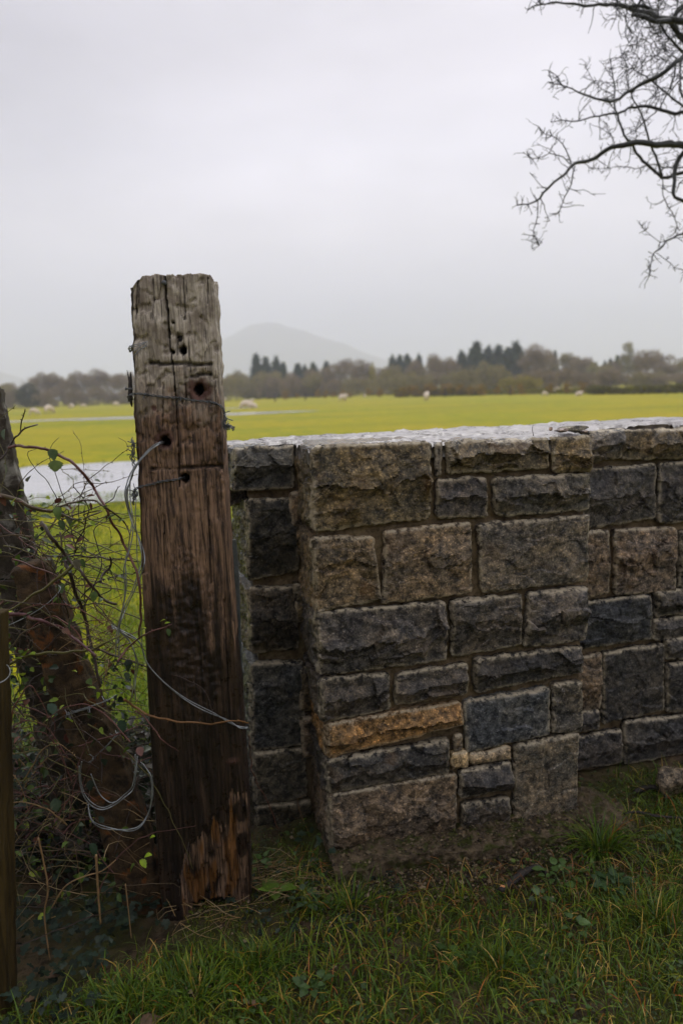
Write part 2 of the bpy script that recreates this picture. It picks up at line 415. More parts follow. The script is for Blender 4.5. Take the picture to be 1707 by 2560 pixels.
def stone(px, base, v=0.0, depth=0.10, relief=0.028, stain=0.0, vein=0.0, left=False, label=None, uz=None, step=0.0052, mat='stone'):
    """rock-faced stone from its four face corners TL TR BR BL"""
    if px:
        mx = sum(p[0] for p in px) / 4; my = sum(p[1] for p in px) / 4; gx = 4.8 if max(p[0] for p in px) - min(p[0] for p in px) > 60 else 1.5
        px = [(x + (gx if x > mx else (0 if left else -gx)), y + (4.8 if y > my else -4.2)) for x, y in px]
    Q = uz if uz else [wpx(x, y, v) for x, y in px]
    TL, TR, BRr, BLl = [np.array(q) for q in Q]
    w = (np.linalg.norm(TR - TL) + np.linalg.norm(BRr - BLl)) / 2; h = (np.linalg.norm(TL - BLl) + np.linalg.norm(TR - BRr)) / 2
    nc = max(6, int(w / step)); nr = max(5, int(h / step))
    rs = random.Random(hash((round(float(TL[0]), 3), round(float(TL[1]), 3))))
    sx, sy, sz = rs.uniform(0, 90), rs.uniform(0, 90), rs.uniform(0, 90)
    small = min(w, h)
    rc = min(0.35 * small, rs.uniform(0.008, 0.022))
    # random facet planes
    K = rs.randint(5, 8) + int(w * h * 60)
    pl = [(rs.uniform(0, w), rs.uniform(0, h), rs.gauss(0, 0.22), rs.gauss(-0.05, 0.26), rs.uniform(0.25, 1.0)) for _ in range(K)]
    V = []; C = []
    for i in range(nr + 1):
        t = i / nr
        for j in range(nc + 1):
            s = j / nc
            a, b = s * w, t * h
            # rounded outline corners
            ex = min(a, w - a); ey = min(b, h - b)
            p = (TL * (1 - s) + TR * s) * (1 - t) + (BLl * (1 - s) + BRr * s) * t
            cs = np.array([(0.5 - s), -(0.5 - t) * -1])
            if ex < rc and ey < rc:
                q = math.hypot(rc - ex, rc - ey)
                if q > rc:
                    k = (q - rc) / q
                    p = p + np.array([(1 if s < .5 else -1) * (rc - ex) * k, (-1 if t < .5 else 1) * (rc - ey) * k])
            ed = max(0.0, min(ex, ey))
            wob = math.exp(-ed / 0.02)
            jx = noise.noise(Vector((p[0] * 22 + sx, p[1] * 22, sz))) * 0.006 * wob + noise.noise(Vector((p[0] * 70 + sx, p[1] * 70, sz))) * 0.0035 * wob
            jz = noise.noise(Vector((p[0] * 22, p[1] * 22 + sy, sz + 9))) * 0.006 * wob + noise.noise(Vector((p[0] * 70, p[1] * 70 + sy, sz))) * 0.0035 * wob
            if left and s < 0.5: jx *= 0.6
            f = min(c * relief + (a - pa) * ga + (b - pb) * gb for pa, pb, ga, gb, c in pl) if relief > 0.012 else 0.2 * relief
            f = max(-0.3 * relief, min(f, relief * 1.1))
            wx = noise.noise(Vector((a * 12, b * 12, sx))) * .03
            qa, qb = (a + wx) * 8.5 + sx, (b - wx) * 12 + sy
            vd, vp = noise.voronoi(Vector((qa, qb, sz))); cn = noise.cell_vector(vp[0] * 7.3)
            v2, vq = noise.voronoi(Vector((qa * 3.1, qb * 2.7, sz))); c2_ = noise.cell_vector(vq[0] * 5.1)
            scal = .85 * (cn.z - .5) + 1.25 * ((cn.x - .5) * (qa - vp[0].x) * 2 + (cn.y - .62) * (qb - vp[0].y) * 2)
            scal += .12 * (c2_.z - .5) + .20 * ((c2_.x - .5) * (qa * 3.1 - vq[0].x) * 2 + (c2_.y - .6) * (qb * 2.7 - vq[0].y) * 2)
            big = noise.noise(Vector((a * 9 + sx, b * 9 + sy, sz))) * 0.35
            nz = fr(a * 28 + sx, b * 34 + sy, sz, 5)
            rg = 1 - abs(noise.noise(Vector((a * 34 + sx, b * 52 + sy, sz * 1.7 + a * 10)))) * 2
            hgt = 0.015 + f * 0.7 + relief * (big + scal * .62 + 0.10 * nz)
            tr_ = .50 + .22 * noise.noise(Vector((a * 7 + sx, 3.1, sy))) + .10 * noise.noise(Vector((a * 26 + sx, 1.1, sy)))
            if relief > .015: hgt += relief * (.75 - 1.9 * abs(t - tr_) + (.25 if t > tr_ else 0) * -1)
            hgt = max(hgt, .008)
            edge = 1 - math.exp(-ed / (0.0045 if small > 0.09 else 0.010))
            hh = hgt * edge + (0.002 + 0.003 * noise.noise(Vector((a * 60, b * 60, sx)))) * (1 - edge)
            if left and s < 0.5 and ey > ex: hh = max(hh, 0.006 + 0.5 * hgt * edge)
            V.append((p[0] + jx, v - hh, p[1] + jz))
            band = math.exp(-(((ed - 0.004) / 0.0055) ** 2))
            C.append((band * (1.0 if t < 0.5 and ey <= ex else 0.65), stain, vein))
    nV = (nr + 1) * (nc + 1)
    F4 = [grid_faces(nr + 1, nc + 1)]
    per = [j for j in range(nc + 1)] + [i * (nc + 1) + nc for i in range(1, nr + 1)] + \
          [nr * (nc + 1) + j for j in range(nc - 1, -1, -1)] + [i * (nc + 1) for i in range(nr - 1, 0, -1)]
    prev = per; NP = len(per)
    cen = np.array([(TL + TR + BRr + BLl) / 4][0])
    steps = [0.004, 0.012, 0.03, depth] if not left else [0.004, 0.010] + list(np.arange(0.022, depth, 0.012)) + [depth]
    nsid = nr
    for d in steps:
        cur = []
        for q, pi_ in enumerate(per):
            x0, y0, z0 = V[pi_]
            isl = q >= NP - nsid
            ox = 0.0; oz = 0.0
            if isl and left:
                nn = fr(z0 * 30 + sx, d * 26 + sy, sz + 3, 5)
                fade = min(1, d / 0.015)
                ox = -fade * (0.006 + 0.011 * nn + 0.008 * noise.noise(Vector((z0 * 9, d * 9, sx)))) - (.085 * d if v > .1 else 0)
            else:
                k = min(0.004, d * 0.12)
                ox = (cen[0] - x0) / w * k; oz = (cen[1] - z0) / h * k
            V.append((x0 + ox, max(y0, v - 0.004) + d, z0 + oz)); C.append((0.6 if d < 0.011 else 0.0, stain, vein))
            cur.append(len(V) - 1)
        a_ = np.array(prev); b_ = np.array(cur)
        F4.append(np.stack([a_, b_, np.roll(b_, -1), np.roll(a_, -1)], -1))
        prev = cur
    V.append((cen[0], v + depth, cen[1])); C.append((0, 0, 0))
    a_ = np.array(prev)
    T3 = np.stack([np.full(NP, len(V) - 1), np.roll(a_, -1), a_], -1)
    V = np.array(V)
    W = np.array(WO)[None, :] + V[:, :1] * np.array(WU)[None] + V[:, 1:2] * np.array(WV)[None] + V[:, 2:3] * np.array([[0, 0, 1]])
    F4 = np.concatenate(F4)
    o = mesh_np('stone', W, [T3[:, ::-1], F4[:, ::-1]], MAT[mat], wall, False, np.array(C))
    jb = rs.uniform(0.85, 1.15)
    o.color = (base[0] * jb, base[1] * jb, base[2] * jb * rs.uniform(0.95, 1.05), 1)
    if label: o['label'] = label
    return o

# ---- projecting pier, front face at v = 0
P0 = dict(v=0.0)
stone([(779, 1117), (1071, 1106), (1071, 1292), (781, 1325)], OL, left=True, depth=.26, relief=.038, stain=.6, label='largest stone of the top course, brown and craggy')
stone([(1087, 1110), (1102, 1109), (1101, 1185), (1089, 1187)], DK, relief=.01)
stone([(782, 1347), (929, 1341), (949, 1495), (787, 1526)], (0.140, 0.108, 0.066), left=True, depth=.26, relief=.022, stain=.9, label='golden brown cornerstone with a pitted face')
stone([(962, 1328), (1172, 1308), (1174, 1479), (960, 1504)], BR, relief=.016, stain=.3)
stone([(1195, 1312), (1467, 1289), (1462, 1448), (1204, 1479)], (0.100, 0.088, 0.075), relief=.013, vein=.25, stain=.25)
stone([(1119, 1106), (1365, 1097), (1363, 1169), (1123, 1181)], OL, relief=.032, stain=.7)
stone([(1380, 1097), (1470, 1092), (1470, 1175), (1385, 1177)], OL, relief=.030, stain=.5)
stone([(1092, 1201), (1208, 1194), (1216, 1289), (1094, 1292)], DK, relief=.028)
stone([(1232, 1196), (1468, 1186), (1470, 1272), (1239, 1287)], GR, relief=.030, stain=.3)
stone([(789, 1532), (1108, 1506), (1114, 1646), (797, 1685)], GR, left=True, depth=.26, relief=.038, label='long grey cornerstone with a diagonal broken ridge')
stone([(1130, 1502), (1299, 1487), (1297, 1608), (1131, 1639)], DK, relief=.018)
stone([(1321, 1485), (1460, 1467), (1460, 1597), (1309, 1612)], GR, relief=.030)
stone([(797, 1699), (967, 1683), (969, 1770), (805, 1802)], DK, left=True, depth=.26, relief=.028)
stone([(993, 1685), (1165, 1659), (1165, 1730), (989, 1760)], DK, relief=.028)
stone([(1187, 1650), (1450, 1617), (1448, 1677), (1189, 1728)], BL, relief=.030)
stone([(813, 1812), (1149, 1754), (1155, 1817), (817, 1891)], OR, left=True, depth=.26, relief=.034, stain=1.0, label='rust and ochre coloured long stone')
stone([(1162, 1755), (1369, 1718), (1367, 1832), (1168, 1877)], (0.078, 0.084, 0.088), relief=.014, label='blue grey smooth faced stone')
stone([(1383, 1712), (1450, 1701), (1448, 1826), (1381, 1828)], GR, relief=.014)
stone([(1135, 1841), (1155, 1838), (1155, 1870), (1135, 1875)], BR, relief=.01)
stone([(1125, 1885), (1169, 1879), (1169, 1914), (1127, 1918)], CR, relief=.008, label='small rounded cream stone')
stone([(1174, 1888), (1274, 1865), (1274, 1893), (1179, 1908)], CR, relief=.010, label='pale cream sliver stone')
stone([(813, 1901), (1118, 1849), (1114, 1928), (819, 1978)], BL, left=True, depth=.26, relief=.022, stain=.55, label='dark stone flecked with rust and white')
stone([(1150, 1929), (1272, 1904), (1276, 1968), (1152, 1991)], BL, relief=.028)
stone([(1154, 2014), (1266, 1993), (1272, 2055), (1156, 2084)], DK, relief=.020)
stone([(1286, 1863), (1441, 1832), (1435, 2022), (1286, 2053)], (0.115, 0.100, 0.074), relief=.008, vein=1.0, label='tall flat stone scratched with pale lines')
stone([(819, 1989), (1137, 1932), (1133, 2092), (829, 2156)], (0.130, 0.104, 0.076), left=True, depth=.26, relief=.026, stain=.25, label='biggest brown stone at the foot of the pier')
# ---- main wall left of the pier
L0 = dict(v=REC, left=True, depth=.30)
stone([(583, 1122), (731, 1116), (731, 1216), (581, 1226)], (0.050, 0.052, 0.050), relief=.030, **L0)
stone([(616, 1250), (742, 1247), (742, 1421), (618, 1448)], (0.040, 0.038, 0.030), relief=.020, **L0)
stone([(618, 1470), (742, 1466), (742, 1618), (624, 1628)], (0.046, 0.040, 0.030), relief=.026, **L0)
stone([(625, 1660), (756, 1654), (760, 1856), (631, 1874)], (0.058, 0.062, 0.062), relief=.016, **L0)
stone([(635, 1882), (760, 1872), (764, 1986), (637, 2007)], (0.062, 0.060, 0.048), relief=.012, **L0)
stone([(639, 2014), (773, 2000), (770, 2094), (643, 2108)], (0.055, 0.050, 0.036), relief=.010, **L0)
# ---- main wall right of the pier
R0 = dict(v=REC)
for px, c, rl in [
    ([(1472, 1080), (1549, 1075), (1547, 1140), (1468, 1153)], GR, .026), ([(1561, 1078), (1742, 1072), (1742, 1143), (1555, 1145)], OL, .026),
    ([(1455, 1176), (1634, 1162), (1632, 1291), (1450, 1320)], BL, .020), ([(1648, 1161), (1765, 1153), (1765, 1298), (1646, 1306)], BL, .022),
    ([(1440, 1333), (1516, 1330), (1518, 1479), (1440, 1496)], BR, .016), ([(1537, 1326), (1685, 1320), (1681, 1473), (1537, 1484)], BG, .026),
    ([(1699, 1330), (1790, 1322), (1790, 1455), (1697, 1465)], DK, .02), ([(1440, 1512), (1619, 1486), (1623, 1593), (1440, 1620)], (0.046, 0.050, 0.053), .022),
    ([(1638, 1481), (1775, 1468), (1775, 1520), (1640, 1539)], BL, .022), ([(1634, 1552), (1775, 1538), (1775, 1588), (1632, 1594)], GR, .016),
    ([(1430, 1646), (1497, 1635), (1495, 1768), (1430, 1780)], BR, .018), ([(1430, 1782), (1491, 1773), (1491, 1819), (1430, 1829)], BL, .016),
    ([(1508, 1635), (1652, 1610), (1654, 1770), (1507, 1805)], BL, .014), ([(1663, 1601), (1775, 1588), (1775, 1638), (1665, 1646)], BL, .018),
    ([(1667, 1662), (1775, 1650), (1775, 1768), (1665, 1776)], BL, .016), ([(1425, 1847), (1547, 1825), (1549, 1902), (1425, 1923)], BL, .018),
    ([(1561, 1805), (1765, 1783), (1765, 1868), (1559, 1908)], (0.048, 0.047, 0.044), .022)]:
    stone(px, c, relief=rl, **R0)
# the wall goes on past the edge of the picture
rs_ = random.Random(5)
u0 = wpx(1795, 1300, REC)[0]
ztop = wpx(1700, 1075, REC)[1]
zs = [0.02, 0.20, 0.42, 0.60, 0.83, 1.05, ztop]
for a, b in zip(zs[:-1], zs[1:]):
    u = u0 + rs_.uniform(0, .05)
    while u < 2.9:
        w_ = rs_.uniform(.18, .42)
        stone(None, rs_.choice([BL, DK, GR, BR]), v=REC, relief=rs_.uniform(.015, .028), uz=[(u, b - .012), (u + w_, b - .012), (u + w_, a + .012), (u, a + .012)], step=.012)
        u += w_ + .025

# ---- mortar bodies (pier and main wall): boxes with an uneven surface
def mortar_box(u0, u1, v0, v1, z0, z1, step=.009, amp=.005):
    bt = Batch()
    def face(fn, na, nb):
        A, Bb = np.meshgrid(np.linspace(0, 1, na), np.linspace(0, 1, nb))
        P = [fn(a, b) for a, b in zip(A.ravel(), Bb.ravel())]
        out = []
        for u, v, z in P:
            k = Vector((u * 17, v * 17, z * 17)); n = noise.noise(k); m = noise.noise(k * 4.1)
            out.append(tuple(wpt(u + amp * n, v + amp * (n + 0.7 * m) , z)))
        bt.add(out, None, grid_faces(nb, na))
    n = lambda d: max(2, int(d / step))
    face(lambda a, b: (u0 + (u1 - u0) * a, v0, z0 + (z1 - z0) * b), n(u1 - u0), n(z1 - z0))
    face(lambda a, b: (u0, v0 + (v1 - v0) * a, z0 + (z1 - z0) * b), n(v1 - v0), n(z1 - z0))
    face(lambda a, b: (u1, v0 + (v1 - v0) * a, z0 + (z1 - z0) * b), n(v1 - v0), n(z1 - z0))
    face(lambda a, b: (u0 + (u1 - u0) * a, v1, z0 + (z1 - z0) * b), n(u1 - u0), n(z1 - z0))
    face(lambda a, b: (u0 + (u1 - u0) * a, v0 + (v1 - v0) * b, z1), n(u1 - u0), n(v1 - v0))
    return bt
uL = wpx(618, 1450, REC)[0]
uR = wpx(1466, 1400, 0)[0]
uP = wpx(782, 1400, 0)[0]
mortar_box(uP + .022, uR - .008, .019, REC + .05, -.15, TOPZ - .03).build('mortar', MAT['mortar'], wall)
mortar_box(uL + .024, 3.0, REC + .021, THK, -.15, TOPZ - .032).build('mortar', MAT['mortar'], wall)
# packing of narrow stones in the inner corner between pier and wall end
for (zt, zb, du) in ((1.17, 1.05, .03), (.86, .72, .025), (.56, .40, .03), (.38, .22, .022)):
    stone(None, rs_.choice([BR, OL]), v=REC - .012, relief=.008, uz=[(uP - .03, zt), (uP + .02, zt), (uP + .02, zb), (uP - .03, zb)], step=.007)

# ---- wet mortar capping on the wall top, stepped out over the pier
def cap(u0, u1, v0, v1, zf, name='capping', step=.011, jag=.01, zb=None):
    nu = int((u1 - u0) / step); nv = max(6, int((v1 - v0) / step))
    V = []
    for j in range(nv + 1):
        for i in range(nu + 1):
            s, t = i / nu, j / nv
            u = u0 + (u1 - u0) * s; v = v0 + (v1 - v0) * t
            n = noise.noise(Vector((u * 5, v * 5, 2))); m = fr(u * 20, v * 20, 4, 5)
            z = zf + .012 * n + .010 * m
            pit = fr(u * 34 + 7, v * 60, 9, 3)
            if pit > .28: z -= .018 * min(1, (pit - .28) * 5)
            fl = noise.noise(Vector((u * 7 + 3, v * 10, 8)))                  # flat trowelled patches
            crn = abs(noise.noise(Vector((u * 6.5, v * 9, 3)))) 
            if crn < .035: z -= .012
            if fl > -.12: z = z * .35 + (zf + .003 * n) * .65
            e = min(t, 1 - t) * (v1 - v0); es = min(s, 1 - s) * (u1 - u0)
            if e < .012: z -= .010 * (1 - e / .012)
            ju = jag * noise.noise(Vector((u * 16, v * 16, 1))) * (1 if es < .02 else .2)
            jv = jag * noise.noise(Vector((u * 16, v * 5, 5))) * (1 if e < .02 else .2) + (.5 * jag * noise.noise(Vector((u * 70, 0, 5))) if e < .02 else 0)
            V.append((u + ju, v + jv, z))
    nn = len(V); F4 = [grid_faces(nv + 1, nu + 1)]
    per = list(range(nu + 1)) + [j * (nu + 1) + nu for j in range(1, nv + 1)] + [nv * (nu + 1) + i for i in range(nu - 1, -1, -1)] + [j * (nu + 1) for j in range(nv - 1, 0, -1)]
    for k in per: V.append((V[k][0], V[k][1], zf - .045))
    a_ = np.array(per); b_ = np.arange(nn, nn + len(per))
    F4.append(np.stack([np.roll(a_, -1), np.roll(b_, -1), b_, a_], -1))
    W = np.array([tuple(wpt(*p)) for p in V])
    return mesh_np(name, W, [np.concatenate(F4)], MAT['cap'], wall, True)
cap(uP + .004, uR - .004, .004, REC + .03, TOPZ - .002, jag=.008)
cap(uL + .10, 2.98, REC + .012, THK, TOPZ + .003, jag=.018)
# back left corner block that reaches out behind the post
stone(None, (.045, .04, .033), v=REC + .10, relief=.01, left=True, depth=.22, uz=[(uL - .07, TOPZ - .005), (uL + .13, TOPZ - .004), (uL + .12, TOPZ - .20), (uL - .06, TOPZ - .21)])
cap(uL - .065, uL + .12, REC + .11, THK - .01, TOPZ + .001, jag=.010)

# ---- rough concrete footing under the pier
def footing():
    V = []; C = []
    nu, nv = 230, 50
    ua, ub = wpx(835, 2160)[0] - .02, wpx(1470, 2040)[0] + .16
    for j in range(nv + 1):
        for i in range(nu + 1):
            s, t = i / nu, j / nv
            u = ua + (ub - ua) * s
            out = .120 + .03 * noise.noise(Vector((u * 5, 1, 0))) + .012 * noise.noise(Vector((u * 26, 1, 0)))
            top = .046 + .018 * noise.noise(Vector((u * 3, 5, 0)))
            if t < .6: v = .10 - (out + .10) * (t / .6); z = top - .008 * (t / .6)
            else: v = -out - .008 * ((t - .6) / .4); z = (top - .008) * (1 - (t - .6) / .4) - .05 * (t - .6) / .4
            if s > .9: z -= (s - .9) * .6
            k = fr(u * 40, v * 40 + z * 30, 3, 5) + .8 * noise.noise(Vector((u * 9, v * 12, 9)))
            V.append(tuple(wpt(u, v - .010 * k, z + .010 * k)))
    return mesh_np('footing', V, [grid_faces(nv + 1, nu + 1)[:, ::-1]], MAT['footing'], wall, False)
footing()

# ---- loose stones lying on the wall and in the grass
def rock(name, label, cat, loc, size, rot=0, base=(.1, .085, .07), flat=1.0, seed=0, group=None, tilt=0.0):
    rr = random.Random(seed)
    import bmesh
    bm = bmesh.new(); bmesh.ops.create_icosphere(bm, subdivisions=3, radius=1)
    pls = [(Vector((rr.gauss(0, 1), rr.gauss(0, 1), rr.gauss(0, 1))).normalized(), rr.uniform(.62, .9)) for _ in range(12)]
    pls += [(Vector((0, 0, 1)), .8), (Vector((0, 0, -1)), .8)]
    for v in bm.verts:
        p = v.co.copy()
        for n, d in pls:
            k = p.dot(n)
            if k > d: p -= n * (k - d)
        p *= 1 + .05 * noise.noise(p * 5 + Vector((seed, 0, 0)))
        v.co = Vector((p.x * size[0], p.y * size[1], p.z * size[2]))
    me = bpy.data.meshes.new(name); bm.to_mesh(me); bm.free()
    a = me.color_attributes.new('Col', 'FLOAT_COLOR', 'POINT')
    a.data.foreach_set('color', [0.15, .3, 0, 1] * len(me.vertices))
    me.materials.append(MAT['stone'])
    o = link(name, me); o.location = loc; o.rotation_euler = (tilt, tilt * .5, rot); o.color = (*base, 1)
    return tag(o, label, cat, group)
def on_top(x, y, h=0):
    d = ray(x, y); z = TOPZ + .015 + h
    return CAM + d * ((z - CAM_H) / d.z)
yw = math.atan2(WU.y, WU.x)
for k, (x, y, sz_, nm, lb) in enumerate((
    (1433, 1072, (.055, .03, .011), 'loose_stone', 'flat greenish slab lying loose on top of the stone wall'),
    (1402, 1076, (.024, .02, .009), 'loose_stone', 'smaller pinkish brown stone beside the loose slab on the wall top'),
    (1461, 1077, (.013, .012, .006), 'loose_stone', 'pebble at the right end of the loose slab on the wall top'),
    (1376, 1072, (.007, .007, .008), 'loose_stone', 'tiny upright chip of stone left of the loose slab on the wall top'))):
    p = on_top(x, y); rock(nm, lb, 'loose stone', (p.x, p.y, TOPZ + .008 + sz_[2] * .8), sz_, yw + .1 * k, (.12, .11, .075) if k == 0 else (.2, .14, .11), seed=k + 3)
# dry stalk stuck in the wall top
p = on_top(1333, 1078); V, T, Q = tube_np(smooth_path([(p.x, p.y, TOPZ), (p.x - .004, p.y, TOPZ + .02), (p.x - .001, p.y + .004, TOPZ + .034)], .004), [.0012, .0008])
tag(mesh_np('dry_stalk', V, [T, Q], MAT['bark'], None, True), 'tiny dark stalk standing up from the capping left of the loose slab', 'stalk')

# ================================================================== OLD TIMBER POST
PN = Vector((math.sin(R(5)), -math.cos(R(5)), 0)); PU = Vector((math.cos(R(5)), math.sin(R(5)), 0))
PO = on_ground(520, 2275)
def ppx(x, y):
    p = on_plane(x, y, PO, PN); d = p - PO; return d.dot(PU), p.z
Lp = np.array([ppx(*q) for q in ((326, 690), (327, 800), (331, 900), (336, 1030), (345, 1170), (352, 1400), (360, 1550), (372, 1800), (385, 2000), (400, 2230), (412, 2340))])
Rp = np.array([ppx(*q) for q in ((533, 684), (540, 800), (546, 910), (557, 1080), (562, 1180), (571, 1330), (588, 1560), (603, 1750), (611, 1900), (621, 2060), (626, 2230), (627, 2340))])
def uz_interp(A, z): o = np.argsort(A[:, 1]); return np.interp(z, A[o, 1], A[o, 0])
ZT = ppx(430, 686)[1]
timber = thing('timber_post', 'tall weathered square timber post, grey above and tarry black below', 'post', tuple(PO))
hole_px = [((457, 875), 9, 1), ((497, 974), 11, 1), ((413, 1104), 11, 1), ((463, 1196), 10, 1), ((450, 845), 7, .12), ((433, 806), 3, .5), ((433, 880), 4, .6)]
HO = [(*ppx(*c), r * 0.00112, k) for c, r, k in hole_px]
RED = [(*ppx(498, 975), .040, .036), (*ppx(412, 1098), .030, .030), (*ppx(385, 1020), .008, .008)]
crk = [ppx(*q) for q in ((413, 684), (415, 735), (420, 790), (424, 850), (435, 930), (440, 1000), (443, 1060), (447, 1130), (449, 1200))]
crk = np.array(crk)
cuts = [(ppx(372, 908), ppx(532, 911), .0028), (ppx(375, 1174), ppx(392, 1173), .003), (ppx(455, 1170), ppx(558, 1166), .0028), (ppx(475, 940), ppx(530, 935), .003), (ppx(392, 1172), ppx(455, 1171), .0012)]
checks = [(ppx(342, 690), ppx(340, 800)), (ppx(459, 690), ppx(462, 800)), (ppx(520, 690), ppx(519, 760)), (ppx(445, 830), ppx(444, 890)), (ppx(463, 960), ppx(467, 1080)), (ppx(384, 700), ppx(386, 760)), (ppx(409, 960), ppx(405, 1080)), (ppx(548, 1080), ppx(552, 1160)),
          (ppx(410, 1300), ppx(412, 1420)), (ppx(520, 1240), ppx(528, 1460)), (ppx(560, 1500), ppx(575, 1800))]
rot_edge = np.array([ppx(*q) for q in ((585, 1985), (560, 2015), (535, 2040), (515, 2075), (490, 2100), (470, 2115), (458, 2140), (452, 2200))])
def poly_z(A, u): o = np.argsort(A[:, 0]); return np.interp(u, A[o, 0], A[o, 1])
knot = ppx(462, 1402); tarc = (ppx(480, 1420), ppx(460, 1760))
def post_mesh():
    zb = -0.12
    dz = 0.0042; rows = int((ZT - zb) / dz); nf = 84; nsd = 14; nb = 10
    dep = 0.15
    V = []; C = []; C2 = []
    zk1, zk2 = ppx(455, 1330)[1], ppx(455, 1860)[1]
    zgrey, zbrown = ppx(450, 1130)[1], ppx(450, 1340)[1]
    zsplit = ppx(418, 845)[1]
    for i in range(rows + 1):
        z = zb + (ZT - zb) * i / rows
        ul, ur = uz_interp(Lp, z), uz_interp(Rp, z)
        top_fade = ZT - z
        for q in range(nf + nsd + nb + nsd):
            if q < nf: face = 0; s = q / (nf - 1); u = ul + (ur - ul) * s; w = 0.0
            elif q < nf + nsd: face = 1; s = (q - nf + 1) / (nsd + 1); u = ur; w = dep * s
            elif q < nf + nsd + nb: face = 2; s = (q - nf - nsd) / (nb - 1); u = ur + (ul - ur) * s; w = dep
            else: face = 3; s = (q - nf - nsd - nb + 1) / (nsd + 1); u = ul; w = dep * (1 - s)
            grn = noise.noise(Vector((u * 95, w * 95, z * 4.5))) * .0026 + noise.noise(Vector((u * 260, w * 260, z * 9))) * .0014
            dent = fr(u * 22, w * 22 + 3, z * 17, 4)
            topk = min(1, max(0, (z - zbrown) / .35))
            disp = grn + dent * (.0022 + .0042 * topk)
            red = gcol = bcol = 0.0; hole = 0.0; rk = 0.0; zo = 0.0; uo = 0.0
            if face == 0:
                dl, dr = u - ul, ur - u
                rl = .030 if z > zbrown - .1 else .012
                for d, r_ in ((dl, rl), (dr, .010)):
                    if d < r_: disp -= r_ * (1 - math.sqrt(max(0, 1 - ((r_ - d) / r_) ** 2))) * .8
                for hu, hz, hr, kk in HO:
                    d = math.hypot(u - hu, (z - hz) * .93) * (1 + .15 * noise.noise(Vector((u * 90, z * 90, 1))))
                    if d < hr: disp -= .045 * kk; hole = 1
                    elif d < hr * 1.35: disp -= .004
                for ru, rz, ra, rb in RED:
                    d = math.hypot((u - ru) / ra, (z - rz) / rb) + .3 * noise.noise(Vector((u * 60, z * 60, 4)))
                    if d < 1: red = max(red, min(1, (1 - d) * 3)); disp -= .0035 * min(1, (1 - d) * 4)
                if z > crk[-1][1] - .02:
                    cu = np.interp(z, crk[::-1, 1], crk[::-1, 0]) + .0015 * noise.noise(Vector((0, z * 40, 0)))
                    d = abs(u - cu); wd = .0026 if z > zsplit else .0018
                    if d < wd: disp -= .05 if z > zsplit else .012 * (1 + .5 * noise.noise(Vector((1, z * 25, 0)))); hole = max(hole, .8)
                for (a0, b0), (a1, b1), wd in cuts:
                    if a0 <= u <= a1:
                        zz = b0 + (b1 - b0) * (u - a0) / (a1 - a0) + .0015 * noise.noise(Vector((u * 60, 0, 7)))
                        if abs(z - zz) < wd + .0016: disp -= .009 if wd > .002 else .003; hole = max(hole, .7 if wd > .002 else .3)
                for (a0, b0), (a1, b1) in checks:
                    if b1 <= z <= b0:
                        uu = a0 + (a1 - a0) * (z - b0) / (b1 - b0) + .002 * noise.noise(Vector((a0 * 50, z * 22, 2)))
                        if abs(u - uu) < .0017: disp -= .006; hole = max(hole, .55)
                # split and torn bark-like lumps
                lum = fr(u * 42 + 5, 8, z * 55, 4)
                kz = math.exp(-(((z - (zk1 + zk2) / 2) / .24) ** 2)) * math.exp(-(((u - (ul + ur) / 2) / .07) ** 2))
                disp += .0065 * lum * kz
                dk = math.hypot((u - knot[0]) / .035, (z - knot[1]) / .022)
                disp += .0022 * math.cos(min(dk + .5 * noise.noise(Vector((u * 40, 1, z * 40))), 1.8) * 7) * math.exp(-dk * dk * .6)
                lump = fr(u * 30, 2, z * 30, 3)
                if lump > .22: disp -= .006 * topk * min(1, (lump - .22) * 6)
                # tar coverage, browner towards both edges and higher up
                ed = min(dl, dr) / (ur - ul) * 2
                zt0 = ppx(455, 1310)[1]
                gcol = min(1, max(0, (zt0 - z) / .55 + .22 + .45 * noise.noise(Vector((u * 16, 4, z * 4))) + .35 * noise.noise(Vector((u * 70, 4, z * 4))))) * min(1, .78 + ed * 1.2) if z < zt0 + .1 else 0
                if z < ppx(455, 1780)[1]: gcol = min(1, gcol + .35)
                gcol = max(gcol, kz * .9 * (1 if ed > .25 else 0))
                # rotten foot
                ze = poly_z(rot_edge, u) + .06 * noise.noise(Vector((u * 60, 0, 3))) + .022 * noise.noise(Vector((u * 240, 0, 3)))
                if z < ze and u > ppx(450, 2150)[0] - .004:
                    dd = ze - z
                    st = math.floor((dd + .07 * noise.noise(Vector((u * 45, 0, 11))) + .05 * noise.noise(Vector((u * 170, 0, 2)))) / .10)
                    disp -= .004 + .008 * max(0, min(st, 3)) + .006 * noise.noise(Vector((u * 230, 3, z * 3))) + .006 * noise.noise(Vector((u * 60, 3, z * 8)))
                    bcol = .12 + .80 * min(1, max(0, .55 + 1.6 * noise.noise(Vector((u * 30, 0, z * 9 + 5))))); gcol *= .15 + .6 * min(1, max(0, noise.noise(Vector((u * 22, 7, z * 12))) * 3)); bcol *= min(1, dd / .05 + .25)
                    if u > ppx(590, 2150)[0]: bcol *= .6
                    zc = ppx(500, 2262)[1] + .02 * noise.noise(Vector((u * 50, 1, 1)))
                    if z < zc and u < ppx(575, 2262)[0] and u > ppx(478, 2262)[0]: disp -= .055; bcol = 0; gcol = 1
                kd = math.hypot((u - ppx(582, 1902)[0]) / .024, (z - ppx(582, 1902)[1]) / .013)
                if kd < 1: red = max(red, .9 * (1 - kd)); disp += .004 * (1 - kd)
            else:
                gcol = .75 if z < ppx(455, 1600)[1] else .25
                disp += .002 * fr(u * 40, w * 40, z * 4, 3)
            rk = min(1, max(0, (z - zgrey) / (ppx(450, 860)[1] - zgrey) * .75 + .12)) if z > zbrown else 0
            if z > ppx(450, 905)[1]: rk = max(rk, .85)
